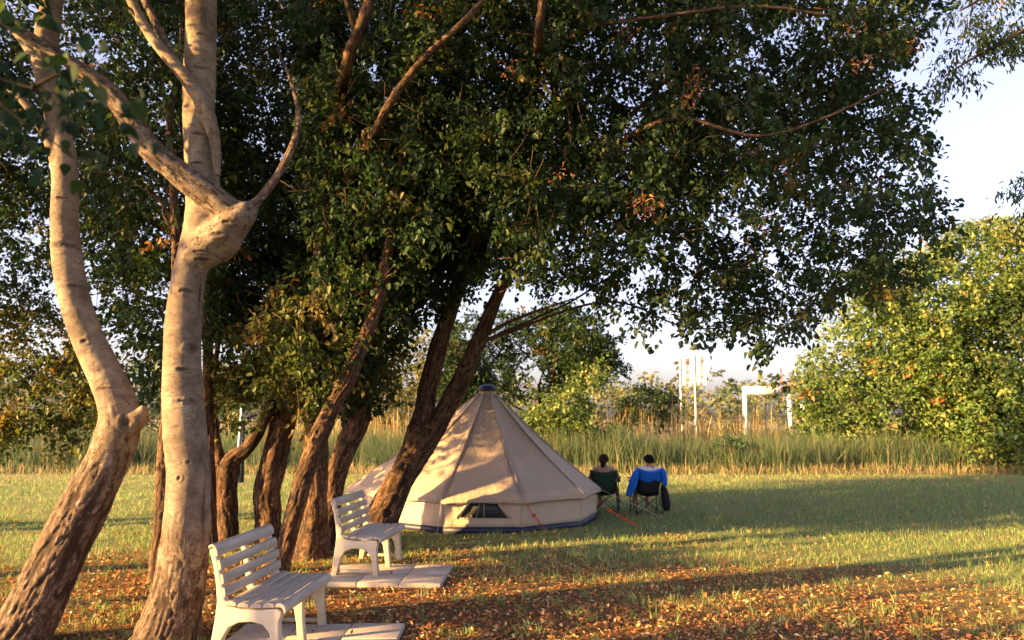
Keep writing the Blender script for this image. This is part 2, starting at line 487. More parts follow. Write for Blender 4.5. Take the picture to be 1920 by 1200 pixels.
def trunk_part(parent, path, sides=20, ds=0.04, mat_=None, amp=0.05, rough=None, name='trunk', thick=0.88):
    """path rows: px, py, Y, width in px"""
    P = np.array([pt(a, b, y) for a, b, y, w in path]); R_ = [thick * rad(w, a, b, y) for a, b, y, w in path]
    s = random.uniform(0, 50)
    store = {}
    def disp(v, L, th):
        r = np.maximum(np.hypot(v[:, 0], v[:, 1]), 0.01)
        lump = vnoise(np.stack([v[:, 0] * 7 + s, v[:, 1] * 7, v[:, 2] * 3.2], -1)) - 0.5
        wx = (vnoise(np.stack([v[:, 0] * 9 + s, v[:, 1] * 9, v[:, 2] * 6], -1)) - 0.5) * 0.9
        n1 = vnoise(np.stack([v[:, 0] * 29 + s + wx, v[:, 1] * 29 - wx, v[:, 2] * 2.8], -1))
        n2 = vnoise(np.stack([v[:, 0] * 50 + s, v[:, 1] * 50 + wx, v[:, 2] * 13], -1))
        g = np.maximum(np.exp(-((n1 - 0.5) / 0.085) ** 2), 0.65 * np.exp(-((n2 - 0.5) / 0.08) ** 2))
        store['g'] = g
        rf = 1.0 if rough is None else np.clip(rough(L) * 1.2, 0, 1)
        return r * lump * amp * 4 + (0.009 - 0.022 * g) * np.minimum(r / 0.13, 1) * rf
    V, Q, vec, L = tube_arrays(P, R_, sides, ds, disp)
    me = np_mesh(name, V - np.array(parent.location), Q, True, None, vec + np.array([s, 0, 0]), np.ones(len(V)) if rough is None else np.clip(rough(L), -1, 2))
    a = me.attributes.new('groove', 'FLOAT', 'POINT'); a.data.foreach_set('value', np.concatenate([store['g'], [0, 0]]).astype(np.float32))
    return link(name, me, mat_ or M_BARK, parent)

def crown_part(parent, data, mat_=None, name='crown'):
    V = np.vstack([d[0] for d in data]); off = 0; Qs = []
    for d in data: Qs.append(d[1] + off); off += len(d[0])
    me = np_mesh(name, V - np.array(parent.location), np.vstack(Qs), False, np.vstack([d[2] for d in data]))
    return tag(link(name, me, mat_ or M_LEAF, parent), kind='stuff')

def limbs(parent, starts, tips, r0=0.024, mat_=None):
    """branches that rise from the trunk into the crown"""
    for tpt in tips:
        s = starts[np.argmin(np.linalg.norm(starts - tpt, axis=1) + 2.0 * np.maximum(starts[:, 2] - tpt[2] + 0.3, 0))]
        d = tpt - s; ln = np.linalg.norm(d)
        if ln < 0.4: continue
        mid1 = s + d * 0.33 + np.array([0, 0, 0.08 * ln]) + rng.normal(size=3) * 0.06 * ln
        mid2 = s + d * 0.68 + np.array([0, 0, 0.08 * ln]) + rng.normal(size=3) * 0.06 * ln
        r = min(r0, 0.008 + 0.012 * ln)
        V, Q, vec, L = tube_arrays([s, mid1, mid2, tpt], [r, r * 0.75, r * 0.5, 0.005], 8, 0.12)
        link('limb', np_mesh('limb', V - np.array(parent.location), Q, True, None, vec, np.ones(len(V))), mat_ or M_BARK, parent)

def twig_mesh(parent, C, ax, tl, every=3, name='twigs'):
    """bare twigs that carry the sprays"""
    A = Acc()
    for c, a in zip(C[::every], ax[::every]):
        A.tube([c - a * tl * 0.7 + np.array([0, 0, 0.06]), c, c + a * tl], [0.006, 0.005, 0.002], 4, 1, False)
    if A.n:
        A.V = [v - np.array(parent.location) for v in A.V]
        o = A.obj(name, M_TWIG, parent); tag(o, kind='stuff')

M_TWIG = flat_mat('twig_bark', (0.07, 0.045, 0.03), 0.9, 0.1)

def base_of(px, py):
    x, y = gnd(px, py); return (x, y, 0.0)

def seeds(parent, spots, col=(0.34, 0.14, 0.06), size=0.09):
    """hanging bunches of dry winged seeds"""
    for px, py, Y in spots:
        c = pt(px, py, Y); n = 34
        D = unit(rvec(n) * 0.9 + np.array([0, 0, -0.7])); P = c + rng.normal(size=(n, 3)) * np.array([size, size, size * 0.8])
        L = rng.uniform(0.05, 0.085, n)
        V, Q = leaf_geo(P, D, rvec(n), L, L * 0.34)
        t = np.repeat(pick([col, (0.42, 0.22, 0.08), (0.25, 0.09, 0.05)], [3, 2, 1], n), 6, 0)
        A = Acc(); V0 = V; k = len(V)
        Vt, Qt, _, _ = tube_arrays([c + np.array([0, 0, 0.2]), c, c - np.array([0, 0, 0.1])], [0.004, 0.003, 0.002], 4, 1, None, False)
        me = np_mesh('seed_cluster', np.vstack([V, Vt]) - np.array(parent.location), np.vstack([Q, Qt + k]), False, np.vstack([t, np.tile([[0.1, 0.06, 0.03]], (len(Vt), 1))]))
        tag(link('seed_cluster', me, M_DRY, parent), kind='stuff')

def edge_leaves(parent, spots, sz=0.085):
    """single leaves that stand out against the sky, each a part"""
    protos = []
    for k in range(4):
        V, Q = leaf_geo(np.zeros((1, 3)), np.array([[1.0, 0, 0]]), np.array([[0, 0, 1.0]]), np.array([1.0]), np.array([0.7]), 0.2 + 0.1 * k)
        me = np_mesh('leaf', V, Q, False, np.tile(np.array([GREEN[k % 3]]) * 0.9, (6, 1))); me.materials.append(M_LEAF); protos.append(me)
    for c in spots:
        o = link('leaf', random.choice(protos), None, parent)
        o.location = Vector(c) - parent.location
        o.rotation_euler = (random.uniform(0, 6.3), random.uniform(0.3, 1.5), random.uniform(0, 6.3))
        o.scale = (sz * random.uniform(0.7, 1.3),) * 3

def fuse(parent, objs, name, joints, scars=(), voxel=0.0095):
    """joins a trunk with its knot and boughs into one continuous skin, softened only round the joints"""
    from mathutils.kdtree import KDTree
    Vs, Fs, at, off = [], [], {'bark': [], 'rough': [], 'groove': []}, 0
    for o in objs:
        me = o.data; n = len(me.vertices)
        v = np.zeros(n * 3, np.float32); me.vertices.foreach_get('co', v); Vs.append(v.reshape(-1, 3))
        f = np.zeros(len(me.loops), np.int32); me.loops.foreach_get('vertex_index', f); Fs.append(f.reshape(-1, 4) + off); off += n
        b = np.zeros(n * 3, np.float32); me.attributes['bark'].data.foreach_get('vector', b); at['bark'].append(b.reshape(-1, 3))
        for k in ('rough', 'groove'):
            b = np.zeros(n, np.float32); me.attributes[k].data.foreach_get('value', b); at[k].append(b)
    V0 = np.vstack(Vs); at = {k: np.concatenate(x) for k, x in at.items()}
    src = link(name, np_mesh(name, V0, np.vstack(Fs)), None)
    m = src.modifiers.new('skin', 'REMESH'); m.mode = 'VOXEL'; m.voxel_size = voxel
    dg = bpy.context.evaluated_depsgraph_get()
    me = bpy.data.meshes.new_from_object(src.evaluated_get(dg))
    n = len(me.vertices)
    V = np.zeros(n * 3, np.float32); me.vertices.foreach_get('co', V); V = V.reshape(-1, 3).astype(float)
    E = np.zeros(len(me.edges) * 2, np.int32); me.edges.foreach_get('vertices', E); E = E.reshape(-1, 2)
    w = np.full(n, 0.12)
    for (c, r) in joints: w = np.maximum(w, np.clip(1.6 - np.linalg.norm(V - (np.array(c) - np.array(parent.location)), axis=1) / r, 0, 1))
    deg = np.bincount(E.ravel(), minlength=n)[:, None]
    for it in range(26):
        S = np.zeros_like(V)
        for a in range(3): S[:, a] = np.bincount(E[:, 0], V[E[:, 1], a], n) + np.bincount(E[:, 1], V[E[:, 0], a], n)
        k = (w if it < 4 else np.where(w > 0.2, w, 0))[:, None]
        V += 0.6 * k * (S / np.maximum(deg, 1) - V)
    kd = KDTree(len(V0))
    for i, c in enumerate(V0): kd.insert(c, i)
    kd.balance()
    near = np.array([kd.find(c)[1] for c in V])
    P = V + np.array(parent.location)
    warp = 0.006 * (vnoise(P * 30) - 0.5)[:, None] * unit(rng.normal(size=3)) + 0
    sc = np.zeros(n)                       # branch scars, wounds and cracks in the bark
    eye = np.array((0, 0, H)) - np.array(parent.location)
    for px, py, Y, rx, rz in scars:
        q = pt(px, py, Y) - np.array(parent.location); d = unit(q - eye)
        rel = V - eye; t = rel @ d; off = np.linalg.norm(rel - t[:, None] * d, axis=1)
        c = V[np.where(off < 0.03, t, 1e9).argmin()]
        e = V - c; hx = np.hypot(e[:, 0], e[:, 1]) / rx; hz = np.abs(e[:, 2]) / rz
        rr = np.hypot(hx, hz) + 0.8 * (vnoise(V * 24) - 0.5) + 0.5 * (vnoise(V * 60) - 0.5)
        sc = np.maximum(sc, np.clip(1.35 - rr, 0, 1))
        ring = np.exp(-((rr - 1.3) / 0.4) ** 2) * 0.006 - np.clip(1 - rr, 0, 1) * 0.012
        V = V + unit(V - (c + d * 0.16)) * ring[:, None]
    me.vertices.foreach_set('co', (V + warp).astype(np.float32).ravel())
    a = me.attributes.new('scar', 'FLOAT', 'POINT'); a.data.foreach_set('value', sc.astype(np.float32))
    for k, t, fld in (('bark', 'FLOAT_VECTOR', 'vector'), ('rough', 'FLOAT', 'value'), ('groove', 'FLOAT', 'value')):
        if k in me.attributes: me.attributes.remove(me.attributes[k])
        a = me.attributes.new(k, t, 'POINT'); a.data.foreach_set(fld, at[k][near].astype(np.float32).ravel())
    me.polygons.foreach_set('use_smooth', np.ones(len(me.polygons), bool))
    bpy.data.objects.remove(src)
    for o in objs: bpy.data.objects.remove(o)
    me.name = name
    return link(name, me, M_PALE, parent)

# ------------------------------------------------------------------ the two pale foreground trees
T1P, T2P = [], []
t1 = thing('poplar_tree', 'pale barked tree leaning in from the bottom left corner, with a cut branch stub', 'tree', base_of(5, 1260))
T1P += [trunk_part(t1, [(-30, 1310, 6.1, 153), (10, 1235, 6.15, 132), (48, 1170, 6.2, 115), (100, 1065, 6.22, 100), (160, 945, 6.25, 95), (208, 850, 6.3, 87), (224, 785, 6.3, 82),
                (203, 715, 6.3, 70), (168, 640, 6.3, 64), (142, 570, 6.3, 60), (128, 500, 6.3, 58), (121, 420, 6.3, 55), (122, 345, 6.3, 51), (118, 285, 6.3, 48),
                (104, 215, 6.3, 44), (84, 130, 6.3, 42), (90, 50, 6.3, 46), (104, -60, 6.3, 42), (110, -260, 6.3, 35), (100, -520, 6.3, 23)],
           110, 0.010, M_PALE, 0.03, lambda L: 1.6 - L / 1.75)]
T1P += [trunk_part(t1, [(200, 830, 6.3, 70), (235, 805, 6.28, 56), (262, 780, 6.25, 44), (270, 762, 6.22, 14)], 20, 0.02, M_PALE, 0.05, lambda L: 0.5 - L * 2, 'branch_stub')]
T1P += [trunk_part(t1, [(118, 330, 6.3, 44), (100, 280, 6.25, 28), (76, 235, 6.2, 22), (45, 190, 6.15, 18), (0, 150, 6.1, 15), (-80, 80, 6.0, 12)], 16, 0.02, M_PALE, 0.04, lambda L: L * 0 - 0.3, 'limb')]
T1P += [trunk_part(t1, [(92, 150, 6.3, 36), (60, 95, 6.3, 28), (20, 45, 6.3, 24), (-60, -30, 6.3, 18)], 14, 0.03, M_PALE, 0.04, lambda L: L * 0 - 0.2, 'limb')]
t2 = thing('poplar_tree', 'tall upright pale barked tree with a swollen knot behind the nearer white bench', 'tree', base_of(305, 1260))
T2P += [trunk_part(t2, [(262, 1330, 6.15, 239), (290, 1255, 6.2, 164), (315, 1185, 6.2, 127), (334, 1110, 6.2, 107), (344, 1040, 6.2, 98), (351, 960, 6.2, 93), (354, 885, 6.2, 88), (347, 805, 6.2, 85),
                (342, 715, 6.2, 79), (343, 620, 6.2, 74), (352, 535, 6.2, 68), (368, 465, 6.2, 72), (384, 410, 6.2, 81), (380, 345, 6.2, 68), (373, 260, 6.2, 63),
                (374, 160, 6.2, 64), (377, 50, 6.2, 63), (378, -100, 6.2, 61), (385, -300, 6.2, 48), (395, -560, 6.2, 28)],
           110, 0.010, M_PALE, 0.022, lambda L: 1.35 - L / 1.3)]
T2P += [trunk_part(t2, [(356, 505, 6.2, 56), (384, 468, 6.16, 84), (414, 440, 6.13, 84), (440, 414, 6.11, 72), (458, 400, 6.1, 58), (471, 392, 6.1, 42), (477, 388, 6.1, 16)], 40, 0.01, M_PALE, 0.11, lambda L: L * 0 + 0.34, 'knot')]
T2P += [trunk_part(t2, [(446, 412, 6.14, 40), (424, 392, 6.08, 58), (390, 362, 6.03, 60), (340, 330, 5.96, 56), (295, 292, 5.9, 51), (258, 245, 5.85, 47), (226, 200, 5.8, 43), (190, 160, 5.75, 36), (120, 110, 5.65, 30), (40, 60, 5.55, 25), (-90, -30, 5.4, 16)],
           32, 0.015, M_PALE, 0.06, lambda L: L * 0 + 0.55, 'limb')]  # rougher, browner bark stands in for the shade on this bough
T2P += [trunk_part(t2, [(455, 402, 6.12, 38), (486, 374, 6.15, 21), (522, 325, 6.2, 16), (551, 268, 6.25, 14), (560, 220, 6.3, 12), (548, 160, 6.35, 9), (520, 90, 6.4, 5)], 14, 0.025, M_PALE, 0.05, lambda L: L * 0 + 0.95, 'limb')]  # shade on this thin branch is put into its darker bark
T2P += [trunk_part(t2, [(408, 330, 6.1, 14), (402, 260, 6.08, 26), (385, 205, 6.05, 34), (362, 165, 6.03, 30), (325, 118, 6.0, 26), (288, 74, 6.0, 23), (258, 26, 6.0, 21), (226, -40, 6.0, 18), (150, -160, 6.0, 12)],
           16, 0.02, M_PALE, 0.05, lambda L: L * 0 + 0.15, 'limb')]
T2P += [trunk_part(t2, [(335, 128, 6.0, 18), (300, 60, 6.1, 17), (262, -20, 6.2, 15), (230, -110, 6.3, 10)], 10, 0.04, M_PALE, 0.05, lambda L: L * 0 + 0.5, 'limb')]
fuse(t1, T1P[:3], 'trunk', [(pt(215, 815, 6.3), 0.16), (pt(116, 320, 6.28), 0.14)],
     [(112, 592, 6.2, 0.05, 0.02), (125, 455, 6.2, 0.12, 0.03), (140, 530, 6.2, 0.07, 0.014), (232, 790, 6.2, 0.05, 0.05), (150, 640, 6.2, 0.03, 0.02), (190, 725, 6.2, 0.06, 0.013), (118, 365, 6.2, 0.05, 0.012)])
fuse(t2, T2P[:5], 'trunk', [(pt(380, 465, 6.16), 0.17), (pt(430, 405, 6.1), 0.20), (pt(405, 375, 6.08), 0.16), (pt(470, 390, 6.12), 0.10), (pt(402, 255, 6.1), 0.14), (pt(385, 200, 6.08), 0.12)],
     [(366, 650, 6.1, 0.05, 0.035), (345, 688, 6.1, 0.045, 0.016), (340, 745, 6.1, 0.05, 0.014), (366, 752, 6.1, 0.05, 0.03), (352, 540, 6.1, 0.05, 0.02), (382, 545, 6.1, 0.014, 0.17), (372, 478, 6.1, 0.09, 0.012), (384, 492, 6.1, 0.06, 0.014), (420, 418, 6.0, 0.05, 0.018), (398, 440, 6.0, 0.05, 0.02), (388, 960, 6.1, 0.02, 0.28), (330, 900, 6.1, 0.02, 0.02), (352, 860, 6.1, 0.025, 0.015), (370, 245, 6.1, 0.05, 0.016), (365, 300, 6.1, 0.06, 0.014), (375, 120, 6.1, 0.07, 0.018), (385, 60, 6.1, 0.04, 0.012)])
# their own crowns hang above the frame
for t, poly in ((t1, [(-420, -420), (260, -420), (240, -60), (60, -20), (-120, 60), (-420, 100)]), (t2, [(200, -520), (760, -520), (700, -120), (420, -60), (230, -70)])):
    C = crown_points(poly, 4.8, 7.6, 330, 0.45)
    crown_part(t, [sprays(C, 20, 0.35, 0.085, GREEN, GW, 0.5)])

# ------------------------------------------------------------------ the brown trees round the far bench
def mid_tree(label, trunks, crowns, limbs_n=6, extra=(), seedspots=(), sides=24, tops=(2, 99), group=None):
    a, b, y, w = trunks[0][0]
    x0, y0 = gnd(a, b) if b > 800 else pt(a, b, y)[:2]
    t = thing('shade_tree', label, 'tree', (x0, y0, 0), 0, group)
    pts = []
    for k, tr in enumerate(trunks):
        trunk_part(t, tr, 48, 0.02, M_BARK, 0.05, None, 'trunk' if k == 0 else 'stem', 0.83)
        pts += [pt(p[0], p[1], p[2]) for p in tr[max(0, len(tr) // 2 - 1):]]
    for e in extra: trunk_part(t, e, 10, 0.06, M_BARK, 0.05, None, 'limb')
    data, allC = [], []
    for c in crowns:
        C = crown_points(c['poly'], c['Y'][0], c['Y'][1], c['n'], c.get('holes', 0.44), c.get('scale', 1.1), len(label) % 13)
        d = sprays(C, c.get('per', 26), c.get('tl', 0.42), c.get('leaf', 0.088), c.get('cols', GREEN), c.get('w', GW), c.get('droop', 0.6), c.get('width', 0.62))
        data.append(d); allC.append((C, d[3]))
    if data:
        crown_part(t, data)
        C = np.vstack([c[0] for c in allC]); ax = np.vstack([c[1] for c in allC])
        twig_mesh(t, C, ax, 0.4, 2)
        limbs(t, np.array(pts), C[rng.choice(len(C), min(limbs_n, len(C)), False)])
    if seedspots: seeds(t, seedspots)
    return t

OLIVE = [(0.07, 0.085, 0.022), (0.11, 0.11, 0.03), (0.05, 0.075, 0.022), (0.17, 0.13, 0.04)]
OW = [4, 3, 3, 1]

t3 = mid_tree('short forked tree with reddish bark and low leafy shoots behind the nearer bench back',
    [[(428, 1035, 11.0, 58), (427, 980, 11.0, 48), (424, 930, 11.0, 47), (426, 885, 11.0, 52), (436, 862, 11.0, 40), (462, 842, 11.0, 30), (486, 808, 11.0, 25), (506, 765, 11.0, 21), (522, 715, 11.0, 17), (535, 650, 11.0, 12)],
     [(424, 905, 11.0, 44), (414, 872, 11.0, 36), (408, 840, 11.0, 22), (402, 790, 11.0, 16), (400, 720, 11.0, 13), (410, 640, 11.0, 10)]],
    [dict(poly=[(385, 600), (530, 600), (545, 690), (505, 745), (500, 790), (470, 780), (440, 835), (398, 850), (388, 760)], Y=(10.3, 11.9), n=150, per=22, cols=OLIVE, w=OW, holes=0.46),
     dict(poly=[(380, 420), (560, 420), (560, 620), (380, 620)], Y=(10.2, 12.4), n=230)], 7)
t4 = mid_tree('thick brown trunk with a swollen bend just behind the nearer bench',
    [[(505, 1030, 11.2, 72), (503, 975, 11.2, 58), (500, 925, 11.2, 58), (512, 875, 11.2, 58), (526, 810, 11.2, 54), (540, 735, 11.2, 50), (552, 640, 11.2, 44), (570, 520, 11.2, 38), (590, 400, 11.2, 32), (605, 250, 11.2, 24), (615, 60, 11.2, 14)]],
    [dict(poly=[(330, -260), (640, -260), (650, 200), (620, 560), (540, 700), (470, 620), (380, 600), (330, 560)], Y=(10.2, 13.8), n=2200)], 12,
    [[(560, 560, 11.2, 24), (480, 500, 11.4, 20), (400, 450, 11.6, 18), (300, 425, 11.8, 16), (262, 365, 12.0, 12)]])
t5 = mid_tree('slim trunk slanting right between the two benches, lit on its left side',
    [[(522, 1090, 9.1, 50), (529, 1055, 9.1, 40), (541, 1005, 9.1, 38), (556, 945, 9.1, 39), (573, 885, 9.1, 40), (594, 828, 9.1, 40), (624, 762, 9.1, 38), (655, 702, 9.1, 37), (690, 620, 9.2, 31), (715, 540, 9.3, 27), (735, 420, 9.4, 20), (760, 250, 9.5, 12)]],
    [dict(poly=[(480, 540), (650, 520), (660, 660), (615, 720), (575, 790), (540, 740), (500, 690)], Y=(8.6, 10.4), n=150, cols=OLIVE, w=OW),
     dict(poly=[(640, 300), (800, 200), (820, 420), (760, 600), (660, 560)], Y=(8.8, 10.6), n=170)], 6)
t6 = mid_tree('upright flared trunk with buttress roots in the middle of the clump',
    [[(582, 1058, 10.0, 104), (586, 1028, 10.0, 76), (589, 985, 10.0, 58), (592, 920, 10.0, 50), (592, 850, 10.0, 50), (590, 770, 10.0, 45), (590, 680, 10.0, 41), (598, 560, 10.0, 37), (606, 430, 10.0, 32), (622, 290, 10.0, 28), (648, 130, 10.0, 26), (682, 20, 10.0, 24), (700, -120, 10.0, 16)],
     [(552, 1066, 9.85, 26), (566, 1040, 9.9, 30), (582, 1005, 9.95, 32), (588, 960, 10.0, 26)]],
    [dict(poly=[(560, -260), (930, -260), (900, 300), (820, 480), (700, 560), (600, 600), (560, 400)], Y=(9.0, 12.8), n=2200)], 12,
    [[(640, 190, 9.6, 20), (652, 110, 8.8, 24), (684, 30, 8.6, 24), (700, -40, 8.6, 18)], [(668, 70, 8.7, 14), (655, 20, 8.6, 12), (640, -40, 8.5, 10)], [(610, 420, 10, 22), (680, 290, 9.2, 19), (740, 180, 8.6, 17), (800, 105, 8.4, 16), (860, 50, 8.3, 15), (915, -10, 8.2, 12)]])
t7 = mid_tree('dark trunk curving right with a broken stub beside the far bench',
    [[(610, 1045, 10.6, 66), (614, 1010, 10.6, 52), (620, 955, 10.6, 45), (630, 895, 10.6, 45), (648, 838, 10.6, 49), (671, 790, 10.6, 50), (685, 722, 10.6, 45), (698, 640, 10.6, 39), (710, 540, 10.6, 33), (722, 430, 10.6, 27), (740, 280, 10.6, 20), (770, 120, 10.6, 12)],
     [(668, 800, 10.6, 26), (684, 790, 10.58, 18), (697, 784, 10.56, 8)]],
    [dict(poly=[(600, 500), (900, 380), (905, 480), (855, 565), (745, 625), (705, 735), (690, 760), (640, 735), (620, 690), (560, 640)], Y=(9.8, 12.6), n=760),
     dict(poly=[(740, 200), (960, 200), (960, 470), (740, 560)], Y=(10.8, 13.6), n=800)], 8)
RIGHT = [(760, -260), (1765, -260), (1745, 40), (1690, 130), (1752, 230), (1722, 310), (1768, 395), (1745, 450), (1720, 520), (1640, 545), (1590, 540), (1540, 580), (1490, 622), (1445, 650), (1400, 612), (1330, 622), (1255, 610), (1190, 582), (1130, 545), (1060, 530), (960, 540), (900, 470), (760, 440)]
t8 = mid_tree('twin stemmed tree leaning right over the tent with a wide spreading crown',
    [[(700, 1030, 11.3, 104), (706, 1000, 11.3, 86), (718, 965, 11.3, 72), (742, 915, 11.3, 64), (768, 860, 11.3, 58), (793, 775, 11.3, 46), (812, 692, 11.3, 40), (834, 612, 11.3, 36), (860, 540, 11.3, 32), (886, 460, 11.3, 28), (912, 380, 11.2, 24), (950, 260, 11.0, 19), (1000, 80, 10.8, 14)],
     [(752, 905, 11.3, 50), (790, 845, 11.28, 46), (826, 785, 11.25, 44), (862, 718, 11.2, 39), (895, 645, 11.15, 34), (924, 575, 11.1, 29), (950, 520, 11.0, 24), (990, 440, 10.8, 20), (1080, 320, 10.4, 16), (1200, 200, 10.0, 12)]],
    [dict(poly=RIGHT, Y=(8.4, 12.8), n=3000, holes=0.43),
     dict(poly=[(900, -260), (1700, -260), (1690, 60), (1560, 260), (1300, 380), (1000, 430), (880, 300)], Y=(8.8, 13.4), n=2000, holes=0.36)], 16,
    [[(905, 632, 11.1, 9), (950, 606, 10.9, 8), (1010, 582, 10.6, 6), (1075, 560, 10.3, 3)], [(890, 450, 11.3, 22), (960, 300, 11.0, 20), (1000, 140, 10.8, 20), (1008, 90, 8.9, 19), (1014, 30, 8.4, 19), (1022, -60, 8.3, 14)],
     [(1000, 140, 10.8, 14), (1090, 60, 9.2, 11), (1250, 30, 8.5, 9), (1420, 12, 8.3, 7), (1560, 30, 8.2, 4)], [(1080, 320, 10.4, 12), (1250, 225, 8.8, 9), (1420, 255, 8.4, 7), (1560, 215, 8.3, 6), (1690, 150, 8.2, 3)]],
    [(1050, 335, 9.0), (1205, 382, 8.3), (1225, 390, 8.3), (1490, 310, 8.6), (1465, 722, 9.0), (1710, 90, 8.7), (1180, 60, 8.8), (1300, 150, 8.6), (1395, 290, 9), (1600, 40, 8.6), (960, 130, 9), (1290, 190, 8.5), (1440, 420, 8.8), (1620, 115, 8.7)])
E8 = crown_points([(1385, 630), (1470, 630), (1455, 670), (1425, 695), (1408, 670)], 8.7, 9.1, 34, 0.0)
E8 = np.vstack([E8, crown_points([(1690, 120), (1775, 220), (1735, 310), (1790, 400), (1740, 460), (1700, 430), (1700, 250)], 8.6, 9.4, 60, 0.0),
                crown_points([(1240, 620), (1400, 620), (1390, 655), (1300, 652)], 8.7, 9.3, 36, 0.0),
                crown_points([(1120, 560), (1250, 630), (1230, 660), (1130, 600)], 8.9, 9.5, 30, 0.0),
                crown_points([(1440, 700), (1480, 715), (1480, 745), (1450, 740)], 8.9, 9.1, 12, 0.0)])
edge_leaves(t8, E8, 0.095)
t9 = mid_tree('slender trunk just left of the upright pale tree, mostly hidden by it',
    [[(298, 1100, 8.6, 52), (300, 1060, 8.6, 42), (305, 980, 8.6, 37), (308, 900, 8.6, 34), (312, 820, 8.6, 31), (322, 720, 8.7, 28), (331, 600, 8.8, 25), (330, 440, 9.0, 20), (318, 250, 9.2, 15)]],
    [dict(poly=[(150, -260), (345, -260), (345, 560), (330, 690), (275, 745), (250, 660), (200, 560), (150, 420)], Y=(8.8, 12.4), n=800, holes=0.47)], 8)
t10 = mid_tree('thin dark trunk showing along the right edge of the upright pale tree',
    [[(396, 1040, 10.4, 30), (394, 940, 10.4, 26), (391, 820, 10.4, 24), (390, 700, 10.4, 22), (391, 560, 10.4, 20), (396, 420, 10.5, 16), (404, 250, 10.6, 12)]],
    [dict(poly=[(345, 120), (440, 120), (440, 540), (385, 560)], Y=(9.8, 11.6), n=130)], 4)
t11 = mid_tree('tree with hanging leafy branches filling the left edge behind the leaning pale tree',
    [[(-150, 1000, 12.5, 70), (-146, 900, 12.5, 56), (-140, 760, 12.5, 50), (-125, 600, 12.5, 44), (-100, 400, 12.5, 36), (-70, 150, 12.5, 24), (-50, -60, 12.5, 14)]],
    [dict(poly=[(-200, -260), (330, -260), (330, 40), (150, 90), (200, 330), (300, 420), (280, 600), (120, 560), (0, 600), (-200, 620)], Y=(11.5, 14.2), n=1650, holes=0.48),
     dict(poly=[(-120, 560), (60, 560), (190, 630), (235, 700), (215, 760), (150, 830), (90, 850), (60, 800), (0, 830), (-120, 800)], Y=(11.0, 13.2), n=330, cols=OLIVE, w=OW, holes=0.45)], 14)

# leafy branch reaching in at the top right, with its tree standing outside
w_ = thing('willow_tree', 'narrow leaved tree whose drooping sprays hang into the top right corner', 'tree', (9.6, 10.5, 0))
trunk_part(w_, [(2260, 1000, 10.5, 60), (2250, 800, 10.5, 50), (2230, 500, 10.3, 44), (2200, 200, 10, 36), (2150, 0, 9.6, 28), (2120, -200, 9.4, 16)], 20, 0.06, M_BARK, 0.05)
for path in ([(2200, 200, 10, 26), (2080, 90, 9, 18), (1960, 50, 8.4, 12), (1860, 90, 8.1, 8), (1790, 130, 8.0, 4)], [(2150, 0, 9.6, 20), (2000, -40, 8.8, 14), (1880, -20, 8.3, 9), (1800, 20, 8.1, 4)], [(2220, 400, 10.2, 20), (2050, 330, 9.2, 12), (1930, 345, 8.6, 6)]):
    trunk_part(w_, path, 10, 0.06, M_BARK, 0.05, None, 'limb')
wd = []
for poly, n in (([(1800, -120), (2160, -160), (2160, 130), (1935, 120), (1905, 70), (1850, 60), (1790, 50)], 200), ([(1765, 90), (1850, 80), (1830, 130), (1800, 155), (1750, 150)], 26), ([(1820, 50), (1925, 60), (1920, 95), (1830, 100)], 30),
                ([(1898, 330), (2080, 300), (2080, 440), (1930, 410), (1895, 380)], 60)):
    C = crown_points(poly, 7.8, 9.4, n, 0.42)
    wd.append(sprays(C, 26, 0.30, 0.075, GREEN, GW, 0.9, 0.3))
crown_part(w_, wd)

# ------------------------------------------------------------------ trees left of the frame, whose shade lies over the clearing
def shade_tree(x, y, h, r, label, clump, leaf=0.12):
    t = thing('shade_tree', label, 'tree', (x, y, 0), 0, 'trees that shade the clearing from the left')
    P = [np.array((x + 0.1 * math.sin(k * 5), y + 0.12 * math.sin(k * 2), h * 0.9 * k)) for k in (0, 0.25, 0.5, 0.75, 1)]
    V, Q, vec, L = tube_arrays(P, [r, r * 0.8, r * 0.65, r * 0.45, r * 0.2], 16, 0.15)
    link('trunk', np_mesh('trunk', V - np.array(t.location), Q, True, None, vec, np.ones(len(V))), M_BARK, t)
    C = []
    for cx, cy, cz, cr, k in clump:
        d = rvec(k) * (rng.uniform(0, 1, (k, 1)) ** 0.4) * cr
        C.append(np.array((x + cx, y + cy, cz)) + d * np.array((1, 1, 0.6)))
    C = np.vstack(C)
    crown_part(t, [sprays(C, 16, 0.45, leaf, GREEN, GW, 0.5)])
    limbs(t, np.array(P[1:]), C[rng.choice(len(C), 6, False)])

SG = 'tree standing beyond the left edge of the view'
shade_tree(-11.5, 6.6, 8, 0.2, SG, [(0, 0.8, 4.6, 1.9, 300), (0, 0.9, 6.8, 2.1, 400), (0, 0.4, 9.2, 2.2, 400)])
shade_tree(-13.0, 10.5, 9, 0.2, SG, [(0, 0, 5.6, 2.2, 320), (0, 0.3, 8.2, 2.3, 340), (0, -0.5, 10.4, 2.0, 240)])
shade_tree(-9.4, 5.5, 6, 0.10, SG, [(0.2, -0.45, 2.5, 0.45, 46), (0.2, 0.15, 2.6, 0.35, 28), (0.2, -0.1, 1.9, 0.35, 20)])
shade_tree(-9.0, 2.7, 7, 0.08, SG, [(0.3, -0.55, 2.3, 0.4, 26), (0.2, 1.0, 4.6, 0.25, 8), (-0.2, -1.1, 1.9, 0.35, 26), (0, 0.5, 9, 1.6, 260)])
shade_tree(-10.0, 0.9, 7, 0.12, SG, [(0.3, 0.6, 2.9, 0.5, 34), (0.5, -1.0, 4.2, 1.0, 90), (0, 0.9, 8.0, 1.7, 240)])
